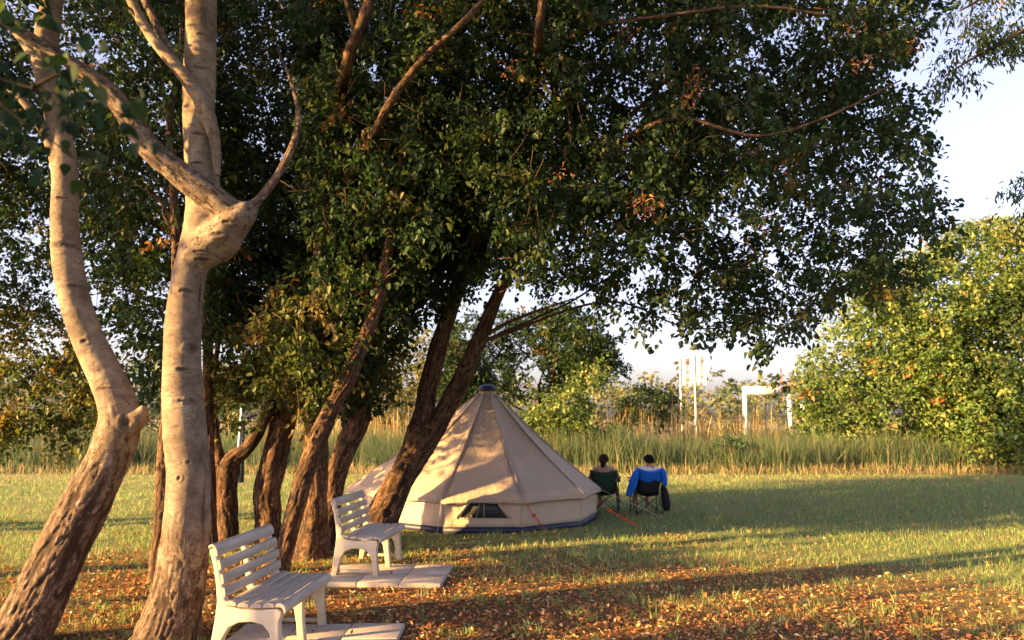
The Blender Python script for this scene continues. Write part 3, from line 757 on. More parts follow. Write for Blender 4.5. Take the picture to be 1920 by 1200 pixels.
shade_tree(-9.5, -1.6, 7, 0.15, SG, [(0.2, 0.4, 4.2, 1.3, 150), (-0.5, -0.8, 3.0, 0.9, 70), (0, 0, 5.8, 1.4, 120)])
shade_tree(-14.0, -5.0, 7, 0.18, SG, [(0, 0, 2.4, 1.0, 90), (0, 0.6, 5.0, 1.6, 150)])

# ------------------------------------------------------------------ leaves hanging close to the camera, top left
nb = thing('leafy_branch', 'dark broad leaves on a twig hanging close by in the top left', 'branch', tuple(pt(-160, 120, 2.3)))
M_NEAR = leaf_mat('near_leaf', 0.15, 0.65, 0.1)
def big_leaf(k):
    me_v, me_f = [], []
    n = 9
    for i in range(n):
        t = i / (n - 1); w = 0.40 * math.sin(math.pi * min(1, t ** 0.72)) ** 0.9 * (1 - 0.15 * t) if 0 < i < n - 1 else 0.004
        z = -0.18 * t * t
        for s_ in (-1, 0, 1): me_v.append((t, s_ * w, z + abs(s_) * w * (0.22 + 0.06 * k)))
    for i in range(n - 1):
        for j in (0, 1): me_f.append((i * 3 + j, (i + 1) * 3 + j, (i + 1) * 3 + j + 1, i * 3 + j + 1))
    me = np_mesh('leaf', me_v, me_f, True, np.tile(np.array([[(0.018, 0.040, 0.018), (0.026, 0.050, 0.018), (0.014, 0.032, 0.018)][k % 3]]), (len(me_v), 1)))
    me.materials.append(M_NEAR); return me
protos = [big_leaf(k) for k in range(3)]
twigs = [[(-200, 90, 2.4), (-60, 130, 2.3), (60, 165, 2.25), (170, 190, 2.2), (235, 215, 2.15)],
         [(-60, 130, 2.3), (20, 210, 2.3), (90, 260, 2.3), (150, 300, 2.3)],
         [(60, 165, 2.25), (130, 130, 2.25), (200, 120, 2.2)],
         [(-120, 60, 2.5), (-30, 40, 2.4), (30, 60, 2.4), (60, 95, 2.4)],
         [(-60, 230, 2.4), (0, 240, 2.35), (50, 275, 2.3)],
         ]
A = Acc()
LOCN = np.array(nb.location)
for tw in twigs: A.tube(np.array([pt(*p) for p in tw]) - LOCN, list(np.linspace(0.006, 0.002, len(tw))), 6, 0.04)
A.obj('twig', M_TWIG, nb)
spots = []
for tw in twigs:
    P, _ = catmull([pt(*p) for p in tw], [1] * len(tw), 0.010)
    spots += [p for p in P]
spots += [pt(345, 285, 2.15), pt(330, 262, 2.15), pt(285, 235, 2.15), pt(250, 350, 2.2)]
for p in spots:
    q = np.array(p) + rng.normal(size=3) * np.array([0.05, 0.07, 0.05])
    o = link('leaf', random.choice(protos), None, nb)
    o.location = Vector(q) - nb.location
    o.rotation_euler = (random.gauss(0, 0.7), random.uniform(0.1, 1.3), random.uniform(-3.1, 3.1))
    s_ = random.uniform(0.03, 0.07)
    o.scale = (s_, s_ * random.uniform(0.85, 1.1), s_)

# ------------------------------------------------------------------ benches and slabs
M_PLASTIC = flat_mat('cream_plastic', (0.52, 0.45, 0.345), 0.42, 0.45, 0.05, 9, 0.08, 40, 0.002)
def grime_plastic():
    m, n, l, p = new_mat('cream_plastic')
    tc = n.new('ShaderNodeTexCoord').outputs['Object']
    sep = n.new('ShaderNodeSeparateXYZ'); l.new(tc, sep.inputs[0])
    f = noise(n, l, tc, 7, 6, 0.65); sp = noise(n, l, tc, 45, 4, 0.6)
    r = ramp(n, [(0.3, (0.42, 0.36, 0.27)), (0.6, (0.53, 0.46, 0.355)), (0.8, (0.56, 0.50, 0.40))]); l.new(f, r.inputs[0])
    g = n.new('ShaderNodeMapRange'); g.inputs[1].default_value = 0.22; g.inputs[2].default_value = 0.0
    l.new(math_n(n, l, 'ADD', sep.outputs[2], math_n(n, l, 'MULTIPLY', math_n(n, l, 'SUBTRACT', f, 0.5), 0.35)), g.inputs[0])
    c = mixc(n, l, math_n(n, l, 'MULTIPLY', g.outputs[0], 0.55), r.outputs[0], (0.20, 0.16, 0.10))      # splashed mud on the feet
    s2 = ramp(n, [(0.62, (0, 0, 0)), (0.72, (1, 1, 1))]); l.new(sp, s2.inputs[0])
    l.new(mixc(n, l, math_n(n, l, 'MULTIPLY', s2.outputs[0], 0.35), c, (0.22, 0.18, 0.13)), p.inputs['Base Color'])
    p.inputs['Roughness'].default_value = 0.5; p.inputs['Specular IOR Level'].default_value = 0.35
    bump(n, l, sp, 0.08, 0.002, p); return m
M_PLASTIC = grime_plastic()
def shaded_stained_slat():
    m, n, l, p = new_mat('shaded_weathered_slat')
    tc = n.new('ShaderNodeTexCoord').outputs['Object']
    f = noise(n, l, mapping(n, l, tc, (18, 2.5, 18)), 1.0, 6, 0.65)
    r = ramp(n, [(0.3, (0.25, 0.205, 0.165)), (0.55, (0.38, 0.325, 0.265)), (0.75, (0.46, 0.405, 0.335))]); l.new(f, r.inputs[0])  # base darker than the frames to hold the slats' shade, streaked by weathering
    l.new(r.outputs[0], p.inputs['Base Color']); p.inputs['Roughness'].default_value = 0.45
    bump(n, l, f, 0.1, 0.003, p); return m
M_SLAT = shaded_stained_slat()
M_FOOT = flat_mat('dark_foot', (0.06, 0.05, 0.05), 0.7)
FRAME = [(-0.055, 0.0), (-0.118, 0.0), (-0.104, 0.16), (-0.082, 0.32), (-0.072, 0.44), (-0.085, 0.56), (-0.115, 0.70), (-0.150, 0.815), (-0.138, 0.840), (-0.112, 0.832), (-0.074, 0.71),
         (-0.040, 0.57), (-0.018, 0.47), (0.02, 0.415), (0.12, 0.395), (0.24, 0.39), (0.33, 0.40), (0.385, 0.402), (0.415, 0.385), (0.418, 0.355), (0.402, 0.31), (0.406, 0.20), (0.432, 0.0), (0.368, 0.0), (0.352, 0.14), (0.33, 0.23), (0.28, 0.285),
         (0.20, 0.305), (0.10, 0.30), (0.03, 0.265), (-0.012, 0.19), (-0.035, 0.10)]
MIDF = [(-0.072, 0.44), (-0.085, 0.56), (-0.115, 0.70), (-0.150, 0.81), (-0.112, 0.82), (-0.074, 0.71), (-0.040, 0.57), (-0.018, 0.47), (0.02, 0.41), (0.24, 0.387), (0.385, 0.398), (0.412, 0.37),
        (0.402, 0.31), (0.406, 0.20), (0.432, 0.0), (0.368, 0.0), (0.352, 0.16), (0.33, 0.27), (0.28, 0.325), (0.15, 0.335), (0.0, 0.36)]
BL = 1.08
def make_bench(label):
    t = thing('bench', label, 'bench', (0, 0, 0), 0, 'white plastic garden benches')
    for y in (0.0, BL - 0.07):
        f = bm_obj('side_frame', prism(FRAME, y, y + 0.07), M_PLASTIC, t, False, 0.011)
        Acc().box((0.155, y + 0.035, 0.055), (0.45, 0.03, 0.035)).obj('crossbar', M_PLASTIC, f, False, 0, 0.006)
        for fx in (-0.088, 0.4):
            for sx in (-0.022, 0.022): Acc().box((fx + sx, y + 0.035, 0.006), (0.014, 0.05, 0.012)).obj('foot_pad', M_FOOT, f, False)
    bm_obj('middle_frame', prism(MIDF, BL / 2 - 0.03, BL / 2 + 0.03), M_PLASTIC, t, False, 0.01)
    # back slats stand proud of the uprights
    for k, (x, z, tilt) in enumerate(((-0.100, 0.805, 0.30), (-0.066, 0.705, 0.24), (-0.040, 0.605, 0.17), (-0.022, 0.510, 0.10))):
        h = 0.078 if k else 0.085
        prof = [(-0.004, -h / 2), (0.016, -h / 2 + 0.006), (0.020, 0), (0.016, h / 2 - 0.006), (-0.004, h / 2)] if k else \
               [(-0.004, -h / 2), (0.016, -h / 2 + 0.006), (0.020, 0), (0.012, h / 2), (-0.010, h / 2 + 0.016), (-0.036, h / 2 + 0.010), (-0.045, h / 2 - 0.012), (-0.036, h / 2 - 0.008), (-0.010, h / 2 - 0.004)]
        o = bm_obj('slat', prism(prof, -0.012, BL + 0.012), M_SLAT, t, False, 0.004)
        o.location = (x, 0, z); o.rotation_euler = (0, -tilt, 0)
    # seat slats, each with a rounded ridge
    for k in range(5):
        w = 0.086; x0 = 0.028 + k * 0.0945
        prof = [(0, -0.012), (0, 0.006), (0.010, 0.016), (0.030, 0.021), (0.056, 0.021), (0.076, 0.016), (w, 0.006), (w, -0.012)]
        if k == 4: prof = [(0, -0.012), (0, 0.006), (0.012, 0.016), (0.032, 0.019), (0.055, 0.013), (0.074, -0.004), (0.083, -0.028), (0.079, -0.052), (0.066, -0.052), (0.060, -0.03), (0.045, -0.012)]
        o = bm_obj('slat', prism(prof, -0.016, BL + 0.016), M_SLAT, t, False, 0.005)
        o.location = (x0 - 0.03, 0, (0.437, 0.424, 0.418, 0.42, 0.427)[k])
        o.rotation_euler = (0, (0.10, 0.05, 0.0, -0.05, 0.03)[k], 0)
    return t

M_SLAB = flat_mat('concrete_slab', (0.38, 0.33, 0.28), 0.85, 0.2, 0.14, 5, 0.25, 120, 0.003)
b1 = make_bench('nearer white slatted bench, cut by the bottom edge beside the upright pale tree')
b1.location = (-2.10, 5.66, 0.02); b1.rotation_euler = (0, 0, R(-3.5))
b2 = copy_tree(b1)
b2['label'] = 'farther white slatted bench standing in front of the tent'
b2.location = (-1.93, 8.66, 0.035); b2.rotation_euler = (0, 0, R(-6))

def pad(label, x0, y0, x1, y1, cols, rows, rz=0.0):
    t = thing('paving_pad', label, 'paving', (x0, y0, 0), rz, 'concrete pads under the benches')
    w, d = (x1 - x0) / cols, (y1 - y0) / rows
    for i in range(cols):
        for j in range(rows):
            o = Acc().box((0, 0, 0), (w - 0.012, d - 0.012, 0.07)).obj('slab', M_SLAB, t, False, 0, 0.006)
            o.location = ((i + 0.5) * w, (j + 0.5) * d, 0.009 + random.uniform(-0.003, 0.003))
            o.rotation_euler = (random.uniform(-0.006, 0.006), random.uniform(-0.006, 0.006), 0)
pad('concrete slabs under the nearer bench at the bottom edge', -2.30, 5.35, -0.92, 6.70, 3, 3)
pad('concrete slabs under the farther bench by the tent', -2.14, 8.30, -0.76, 9.38, 3, 2, R(-3))

# ------------------------------------------------------------------ bell tent
def canvas_mat(name, col):
    m, n, l, p = new_mat(name)
    tc = n.new('ShaderNodeTexCoord').outputs['Object']
    f = noise(n, l, tc, 1.8, 5, 0.6); w = noise(n, l, mapping(n, l, tc, (3, 3, 1.2)), 1.5, 3, 0.5)
    r = ramp(n, [(0.3, tuple(c * 0.9 for c in col)), (0.7, tuple(c * 1.05 for c in col))]); l.new(f, r.inputs[0])
    l.new(r.outputs[0], p.inputs['Base Color']); p.inputs['Roughness'].default_value = 0.85; p.inputs['Specular IOR Level'].default_value = 0.15
    bump(n, l, math_n(n, l, 'ADD', w, math_n(n, l, 'MULTIPLY', noise(n, l, mapping(n, l, tc, (7, 7, 2)), 1.6, 4, 0.6, 1.5), 0.5)), 0.55, 0.06, p)
    tr = n.new('ShaderNodeBsdfTranslucent'); l.new(r.outputs[0], tr.inputs['Color'])
    mx = n.new('ShaderNodeMixShader'); mx.inputs[0].default_value = 0.12
    l.new(p.outputs[0], mx.inputs[1]); l.new(tr.outputs[0], mx.inputs[2]); l.new(mx.outputs[0], n['Material Output'].inputs['Surface'])
    return m
M_CANVAS = canvas_mat('beige_canvas', (0.52, 0.405, 0.31))
M_CANVAS2 = canvas_mat('wall_canvas', (0.56, 0.44, 0.33))
M_SEAM = flat_mat('seam_tape', (0.42, 0.36, 0.31), 0.8)
M_NAVY = flat_mat('navy_groundsheet', (0.022, 0.026, 0.055), 0.5)
M_MESH = flat_mat('dark_window_mesh', (0.035, 0.035, 0.035), 0.6)
M_RED = flat_mat('red_webbing', (0.62, 0.06, 0.03), 0.6)
M_STEEL = flat_mat('steel_peg', (0.4, 0.4, 0.4), 0.4, 0.5, 0.1, 8, 0, 60, 0.002, 0.8)
tf = gnd(904, 1000)
TY = tf[1] + 1.90
ap = pt(914, 722, TY)
TX, TZ = ap[0], ap[2]
tent = thing('bell_tent', 'beige canvas bell tent with a dark low window standing on the grass', 'tent', (TX, TY, 0))
EZ = pt(904, 938, TY - 1.98)[2]
ND = 10
ang = [-90 - 18 + 36 * k for k in range(ND)]               # corners; the first panel faces the camera
def corner(k, r, z):
    a = R(ang[k % ND]); x, y = math.cos(a) * r, math.sin(a) * r
    if math.cos(a) < -0.9: x *= 1.24 if z > EZ - 0.05 else 1.14
    elif math.cos(a) < -0.5: x *= 1.04
    return np.array((x, y, z))
RE, RW = 2.10, 2.0
for k in range(ND):
    a0, a1 = corner(k, RE, EZ), corner(k + 1, RE, EZ)
    c0, c1 = corner(k, 0.15, TZ - 0.16), corner(k + 1, 0.15, TZ - 0.16)
    n, m = 15, 9
    G = np.zeros((n, m, 3))
    outv = unit((a0 + a1) * np.array((0.5, 0.5, 0)))
    for i in range(n):
        t = i / (n - 1)
        for j in range(m):
            s = j / (m - 1)
            p = (a0 * (1 - s) + a1 * s) * (1 - t) + (c0 * (1 - s) + c1 * s) * t
            sag = 4 * s * (1 - s) * math.sin(math.pi * min(1, t * 1.05 + 0.02)) * 0.055 + math.sin(math.pi * t) * 0.05
            p = p - outv * sag * 0.8 - np.array((0, 0, sag * 0.6))
            if i == 0: p = p + np.array((0, 0, 0.018 * 4 * s * (1 - s)))
            G[i, j] = p
    A = Acc(); A.grid(G)
    o = A.obj('roof_panel', M_CANVAS, tent, True, 0.004); o.data.flip_normals()
    # valance below the eave and the wall
    A = Acc()
    V = np.zeros((3, m, 3))
    for j in range(m):
        s = j / (m - 1); e = G[0, j]
        V[0, j] = e; V[1, j] = e + outv * 0.012 + np.array((0, 0, -0.03)); V[2, j] = e + outv * 0.004 + np.array((0, 0, -0.06 + 0.006 * math.sin(j * 2.2 + k)))
    A.grid(V); A.obj('valance', M_CANVAS, tent, True, 0.004)
    w0, w1 = corner(k, RW, EZ - 0.02), corner(k + 1, RW, EZ - 0.02); g0, g1 = corner(k, RW + 0.02, 0.09), corner(k + 1, RW + 0.02, 0.09)
    nn, mm = 7, 21
    Gw = np.zeros((nn, mm, 3))
    for i in range(nn):
        t = i / (nn - 1)
        for j in range(mm):
            s = j / (mm - 1)
            p = (w0 * (1 - s) + w1 * s) * (1 - t) + (g0 * (1 - s) + g1 * s) * t
            rip = 0.008 * math.sin(j * 1.9 + k) * math.sin(math.pi * t) + 0.004 * math.sin(j * 4.1 + i)
            Gw[i, j] = p + outv * rip
    A = Acc(); A.grid(Gw); A.obj('wall_panel', M_CANVAS2, tent, True, 0.004)
    b0, b1_ = corner(k, RW + 0.028, 0.10), corner(k + 1, RW + 0.028, 0.10); d0, d1 = corner(k, RW + 0.045, 0.0), corner(k + 1, RW + 0.045, 0.0)
    Gb = np.array([[b0 * (1 - s) + b1_ * s for s in np.linspace(0, 1, 5)], [d0 * (1 - s) + d1 * s for s in np.linspace(0, 1, 5)]])
    A = Acc(); A.grid(Gb); A.obj('groundsheet_edge', M_NAVY, tent, False, 0.004)
    # seam tape along the roof ridge
    sp_ = [G[i, 0] + unit(corner(k, 1, 0)) * 0.006 + np.array((0, 0, 0.004)) for i in range(n)]
    A = Acc(); A.tube(sp_, [0.007] * n, 6, 0.2, False); A.obj('seam', M_SEAM, tent)
A = Acc(); A.ell((0, 0, TZ - 0.08), (0.175, 0.175, 0.10), 20, 10); A.obj('cap', M_NAVY, tent)
A = Acc(); A.tube([(0, 0, TZ - 0.24), (0, 0, TZ - 0.15), (0, 0, TZ - 0.08)], [0.185, 0.165, 0.15], 20, 0.03); A.obj('collar', M_CANVAS, tent)
A = Acc(); A.tube([(0, 0, 0), (0, 0, TZ)], [0.02, 0.02], 10, 1, False); A.obj('centre_pole', M_STEEL, tent)
# window in the front wall: dark mesh, a hem and a rolled-up flap at either side
fy = corner(0, RW, 0)[1] - 0.016
def wp(px, py): q = pt(px, py, TY + fy); return np.array((q[0] - TX, fy, q[2]))
win = [wp(859, 972), wp(953, 972), wp(929, 939), wp(884, 939)]
A = Acc(); A.grid(np.array([[win[3] * (1 - s) + win[2] * s for s in np.linspace(0, 1, 5)], [win[0] * (1 - s) + win[1] * s for s in np.linspace(0, 1, 5)]]))
win_o = A.obj('window', M_MESH, tent, False, 0.004)
A = Acc()
for p, q in ((win[0], win[1]), (win[1], win[2]), (win[3], win[0])): A.tube([p + np.array((0, -0.006, 0)), q + np.array((0, -0.006, 0))], [0.008, 0.008], 6, 1, False)
A.obj('hem', M_SEAM, win_o)
A = Acc()
for s in (0.36, 0.52): A.tube([win[0] * (1 - s) + win[1] * s + np.array((0, -0.004, 0)), win[3] * (1 - s) + win[2] * s + np.array((0, -0.004, 0))], [0.006, 0.006], 6, 1, False)
A.obj('glazing_bar', M_SEAM, win_o)
for c in ((0, 3), (1, 2)):
    A = Acc(); sx = -0.035 if c[0] == 0 else 0.035
    A.tube([win[c[0]] + np.array((sx * 1.3, -0.02, 0.0)), (win[c[0]] + win[c[1]]) / 2 + np.array((sx, -0.028, 0)), win[c[1]] + np.array((sx * 0.6, -0.02, 0))], [0.012, 0.024, 0.016], 8, 0.04); A.obj('window_flap', M_CANVAS2, tent)
# guy lines
def guy(p0, p1, m, strap=True, cord=0.0025):
    p0 = np.array(p0) - np.array(tent.location); p1 = np.array(p1) - np.array(tent.location)
    A = Acc()
    if strap:
        mid = p0 + (p1 - p0) * 0.45
        A.tube([p0, mid], [cord, cord], 6, 1, False); d = unit(p1 - mid); s_ = np.array((0.016, 0, 0.01))
        for sg in (-1, 1): A.tube([mid, p1 + sg * s_], [0.006, 0.006], 6, 1, False)
        A.box(tuple(mid), (0.06, 0.02, 0.05))
    else: A.tube([p0, p1], [0.004, 0.004], 5, 1, False)
    g = A.obj('guy_rope', m, tent, False)
    A = Acc(); A.tube([p1 + np.array((0, 0, 0.05)), p1 - np.array((0, 0, 0.12))], [0.008, 0.006], 6, 1, False); A.obj('peg', M_STEEL, g, False)
M_CORD = flat_mat('white_cord', (0.6, 0.55, 0.5), 0.7)
loc = np.array(tent.location)
e1 = loc + corner(1, RE, EZ - 0.02); x, y = gnd(1024, 998); guy(e1, (x, y, 0.01), M_RED, True, 0.008)
x, y = gnd(1203, 992); x0_, y0_ = gnd(1157, 968, 0.12); e2 = loc + corner(2, RE, EZ - 0.02); guy(e2, (x, y, 0.01), M_RED)
e3 = loc + corner(0, RE, EZ - 0.02); guy(e3, (e3[0] - 0.05, e3[1] - 0.25, 0.01), M_CORD, False)
for k in (3, 4, 5, 6, 7, 8, 9):
    e = loc + corner(k, RE, EZ - 0.02); d = unit(corner(k, 1, 0)) ; g = e + d * 1.1; guy(e, (g[0], g[1], 0.01), M_CORD, False)
e = loc + corner(1, RW + 0.04, 0.02); g_ = e + np.array((0.0, -0.16, 0))
A = Acc(); A.tube([np.array((0, -0.02, 0.06)) + corner(1, RW + 0.04, 0), np.array((0.0, -0.1, 0.03)) + corner(1, RW + 0.04, 0)], [0.006, 0.006], 6, 1, False); A.obj('peg_loop', M_CORD, tent)

# ------------------------------------------------------------------ camping chairs
M_CHAIRG = flat_mat('dark_green_fabric', (0.022, 0.05, 0.034), 0.8, 0.2, 0.15, 20)
M_CHAIRB = flat_mat('black_fabric', (0.018, 0.02, 0.026), 0.8, 0.2, 0.15, 20)
M_TUBE = flat_mat('black_tube', (0.02, 0.02, 0.022), 0.4, 0.5)
def camp_chair(label, loc, rz, fab):
    t = thing('camping_chair', label, 'chair', loc, rz, 'folding camping chairs beside the tent')
    # local: the sitter faces +y
    n, m = 9, 9
    G = np.zeros((n, m, 3))
    for i in range(n):
        v = i / (n - 1); w = 0.20 + 0.05 * v
        for j in range(m):
            s = j / (m - 1) * 2 - 1
            G[i, j] = (s * w, -0.17 - 0.13 * v - 0.075 * (1 - s * s) * (1 - 0.3 * v), 0.40 + 0.42 * v - 0.045 * (1 - s * s) * v)
    A = Acc(); A.grid(G); A.obj('backrest', fab, t, True, 0.008)
    G = np.zeros((n, m, 3))
    for i in range(n):
        v = i / (n - 1)
        for j in range(m):
            s = j / (m - 1) * 2 - 1
            G[i, j] = (s * (0.22 + 0.03 * v), -0.22 + 0.46 * v, 0.42 - 0.06 * (1 - s * s) - 0.03 * (1 - v))
    A = Acc(); A.grid(G); A.obj('seat', fab, t, True, 0.008)
    for s in (-1, 1):
        A = Acc(); A.tube([(s * 0.25, -0.27, 0.0), (s * 0.235, -0.20, 0.42), (s * 0.255, -0.31, 0.83)], 0.010, 8, 0.1); A.obj('upright', M_TUBE, t)
        A = Acc(); A.tube([(s * 0.26, 0.25, 0.0), (s * 0.26, 0.24, 0.60)], [0.010, 0.010], 8, 1, False); A.obj('front_post', M_TUBE, t)
        A = Acc(); A.grid(np.array([[(s * 0.23, -0.22, 0.60), (s * 0.30, -0.22, 0.60)], [(s * 0.235, 0.0, 0.575), (s * 0.305, 0.0, 0.575)], [(s * 0.23, 0.25, 0.60), (s * 0.30, 0.25, 0.60)]])); A.obj('armrest', fab, t, True, 0.012)
        A = Acc(); A.tube([(-s * 0.25, -0.275 - 0.012 * s, 0.01), (s * 0.235, -0.215 - 0.012 * s, 0.41)], [0.008, 0.008], 8, 1, False); A.obj('rear_strut', M_TUBE, t)
        A = Acc(); A.tube([(-s * 0.26, 0.25 + 0.012 * s, 0.01), (s * 0.25, 0.23 + 0.012 * s, 0.42)], [0.008, 0.008], 8, 1, False); A.obj('front_strut', M_TUBE, t)
        A = Acc(); A.tube([(s * 0.262, -0.27, 0.01), (s * 0.25, 0.24, 0.42)], [0.008, 0.008], 8, 1, False); A.tube([(s * 0.252, -0.21, 0.42), (s * 0.274, 0.26, 0.01)], [0.008, 0.008], 8, 1, False); A.obj('side_strut', M_TUBE, t)
        for yy in (-0.27, 0.25): A = Acc(); A.ell((s * 0.25, yy, 0.012), (0.022, 0.022, 0.014), 10, 6); A.obj('foot', M_TUBE, t)
    return t
cx1, cy1 = gnd(1137, 962); cx2, cy2 = gnd(1216, 964)
ch1 = camp_chair('dark green folding chair with the woman, close to the tent', (cx1, cy1 + 0.2, 0), R(-10), M_CHAIRG)
ch2 = camp_chair('black folding chair with the blue jacket over its back', (cx2, cy2 + 0.2, 0), R(4), M_CHAIRB)

# ------------------------------------------------------------------ people
def skin_mesh(name, joints, edges, m, parent, root, sub=2):
    keys = list(joints); idx = {k: i for i, k in enumerate(keys)}
    me = bpy.data.meshes.new(name)
    me.from_pydata([joints[k][:3] for k in keys], [(idx[a], idx[b]) for a, b in edges], [])
    o = link(name, me, m, parent)
    o.modifiers.new('skin', 'SKIN')
    sv = me.skin_vertices[0].data if me.skin_vertices else None
    if sv is None:
        bm = bmesh.new(); bm.from_mesh(me); bm.verts.layers.skin.verify(); bm.to_mesh(me); bm.free(); sv = me.skin_vertices[0].data
    for k, i in idx.items():
        r = joints[k][3]; sv[i].radius = r if isinstance(r, tuple) else (r, r); sv[i].use_root = (k == root)
    o.modifiers['skin'].use_smooth_shade = True
    s = o.modifiers.new('smooth', 'SUBSURF'); s.levels = s.render_levels = sub
    return o

M_SKIN = flat_mat('tanned_skin', (0.42, 0.24, 0.16), 0.55, 0.35, 0.06, 12)
M_HAIRB = flat_mat('brown_hair', (0.028, 0.013, 0.008), 0.8, 0.1, 0.3, 60)
M_HAIRK = flat_mat('black_hair', (0.010, 0.008, 0.008), 0.8, 0.1, 0.3, 60)
M_TEE = flat_mat('white_cotton', (0.74, 0.74, 0.76), 0.85, 0.1, 0.06, 10)
M_PINK = flat_mat('pale_pink_top', (0.68, 0.42, 0.36), 0.85, 0.1, 0.06, 10)
M_DARKC = flat_mat('dark_cloth', (0.03, 0.022, 0.03), 0.85, 0.1, 0.2, 10)
M_EYE = flat_mat('eye', (0.08, 0.06, 0.05), 0.2)

def person(label, loc, rz, hair, long_hair, top, bottom, lean, cross):
    t = thing('person', label, 'person', loc, rz)
    J = {'pelvis': (0, -0.08, 0.45, (0.13, 0.10)), 'waist': (0, -0.13, 0.58, (0.125, 0.085)), 'chest': (lean * 0.4, -0.20, 0.74, (0.145, 0.09)), 'collar': (lean * 0.6, -0.22, 0.84, (0.10, 0.065)), 'neck': (lean * 0.8, -0.205, 0.895, 0.047),
         'skull': (lean, -0.19, 0.955, (0.066, 0.072)), 'crown': (lean, -0.185, 1.015, (0.068, 0.078)), 'top': (lean, -0.185, 1.055, (0.04, 0.05)), 'chin': (lean, -0.125, 0.935, 0.035), 'nose': (lean, -0.085, 0.975, 0.010),
         'earl': (lean - 0.085, -0.185, 0.975, 0.016), 'earr': (lean + 0.085, -0.185, 0.975, 0.016)}
    E = [('pelvis', 'waist'), ('waist', 'chest'), ('chest', 'collar'), ('collar', 'neck'), ('neck', 'skull'), ('skull', 'crown'), ('crown', 'top'), ('skull', 'chin'), ('skull', 'nose'), ('skull', 'earl'), ('skull', 'earr')]
    for s, q in ((-1, 'l'), (1, 'r')):
        J['sh' + q] = (lean * 0.5 + s * 0.185, -0.215, 0.80, 0.055); J['el' + q] = (s * 0.285, -0.10, 0.62, 0.042); J['wr' + q] = (s * 0.265, 0.12, 0.635, 0.028)
        J['ha' + q] = (s * 0.262, 0.19, 0.635, (0.036, 0.018))
        E += [('collar', 'sh' + q), ('sh' + q, 'el' + q), ('el' + q, 'wr' + q), ('wr' + q, 'ha' + q)]
        for f_, (dx, ln) in enumerate(((-0.03, 0.075), (-0.01, 0.088), (0.01, 0.083), (0.03, 0.064))):
            J[f'f{f_}a' + q] = (s * 0.262 + dx, 0.19 + ln * 0.6, 0.628, 0.009); J[f'f{f_}b' + q] = (s * 0.262 + dx * 1.1, 0.19 + ln, 0.600, 0.008)
            E += [('ha' + q, f'f{f_}a' + q), (f'f{f_}a' + q, f'f{f_}b' + q)]
        J['th' + q] = (s * 0.262 - s * 0.055, 0.19, 0.615, 0.010); E.append(('wr' + q, 'th' + q))
        J['hip' + q] = (s * 0.095, -0.03, 0.44, 0.085)
        if cross and s == 1: kn, an, to = (0.17, 0.34, 0.50), (0.26, 0.52, 0.16), (0.30, 0.64, 0.10)
        else: kn, an, to = (s * 0.12, 0.38, 0.46), (s * 0.12, 0.40, 0.085), (s * 0.13, 0.53, 0.03)
        J['kn' + q] = (*kn, 0.06); J['an' + q] = (*an, 0.04); J['to' + q] = (*to, (0.035, 0.022)); J['he' + q] = (an[0], an[1] - 0.045, max(an[2] - 0.05, 0.035), 0.034)
        E += [('pelvis', 'hip' + q), ('hip' + q, 'kn' + q), ('kn' + q, 'an' + q), ('an' + q, 'to' + q), ('an' + q, 'he' + q)]
    skin_mesh('body', J, E, M_SKIN, t, 'pelvis')
    def big(k, d): x, y, z, r = J[k]; return (x, y, z, tuple(a + d for a in r) if isinstance(r, tuple) else r + d)
    if top[1] == 'tee':
        K = {k: big(k, 0.014) for k in ('pelvis', 'waist', 'chest', 'collar', 'shl', 'shr')}
        for s, q in ((-1, 'l'), (1, 'r')):
            a, b = np.array(J['sh' + q][:3]), np.array(J['el' + q][:3]); K['sl' + q] = (*(a + (b - a) * 0.65), 0.066)
        skin_mesh('shirt', K, [('pelvis', 'waist'), ('waist', 'chest'), ('chest', 'collar'), ('collar', 'shl'), ('collar', 'shr'), ('shl', 'sll'), ('shr', 'slr')], top[0], t, 'pelvis')
    else:
        K = {k: big(k, 0.012) for k in ('pelvis', 'waist', 'chest')}; K['up'] = (lean * 0.45, -0.205, 0.785, (0.155, 0.095))
        skin_mesh('top', K, [('pelvis', 'waist'), ('waist', 'chest'), ('chest', 'up')], top[0], t, 'pelvis')
        A = Acc()
        for s in (-1, 1): A.tube([(lean * 0.5 + s * 0.10, -0.275, 0.79), (lean * 0.5 + s * 0.095, -0.262, 0.86), (lean * 0.5 + s * 0.10, -0.18, 0.87), (lean * 0.5 + s * 0.10, -0.13, 0.80)], 0.010, 6, 0.02)
        A.obj('strap', top[0], t)
    K = {k: big(k, 0.016) for k in ('pelvis', 'hipl', 'hipr', 'knl', 'knr')}
    ed = [('pelvis', 'hipl'), ('pelvis', 'hipr'), ('hipl', 'knl'), ('hipr', 'knr')]
    for q in 'lr':
        a, b = np.array(J['kn' + q][:3]), np.array(J['an' + q][:3]); K['cf' + q] = (*(a + (b - a) * bottom[1]), 0.065); ed.append(('kn' + q, 'cf' + q))
    skin_mesh('trousers', K, ed, bottom[0], t, 'pelvis')
    A = Acc()
    cx, cy, cz = lean, -0.190, 0.995
    th = np.linspace(0, math.pi, 13); ph = np.linspace(0, 2 * math.pi, 25)
    G = np.zeros((13, 25, 3))
    for i, a in enumerate(th):
        for j, b in enumerate(ph):
            back = 0.5 - 0.5 * math.sin(b)                     # 1 at the back of the head
            lim = math.pi * (0.34 + 0.36 * back)
            aa = min(a, lim); rr = 1 + 0.05 * math.sin(7 * b + 3 * a)
            G[i, j] = (cx + 0.094 * rr * math.sin(aa) * math.cos(b), cy + 0.104 * rr * math.sin(aa) * math.sin(b), cz + 0.098 * rr * math.cos(aa))
    A.grid(G)
    ho = A.obj('hair', hair, t, True, 0.012)
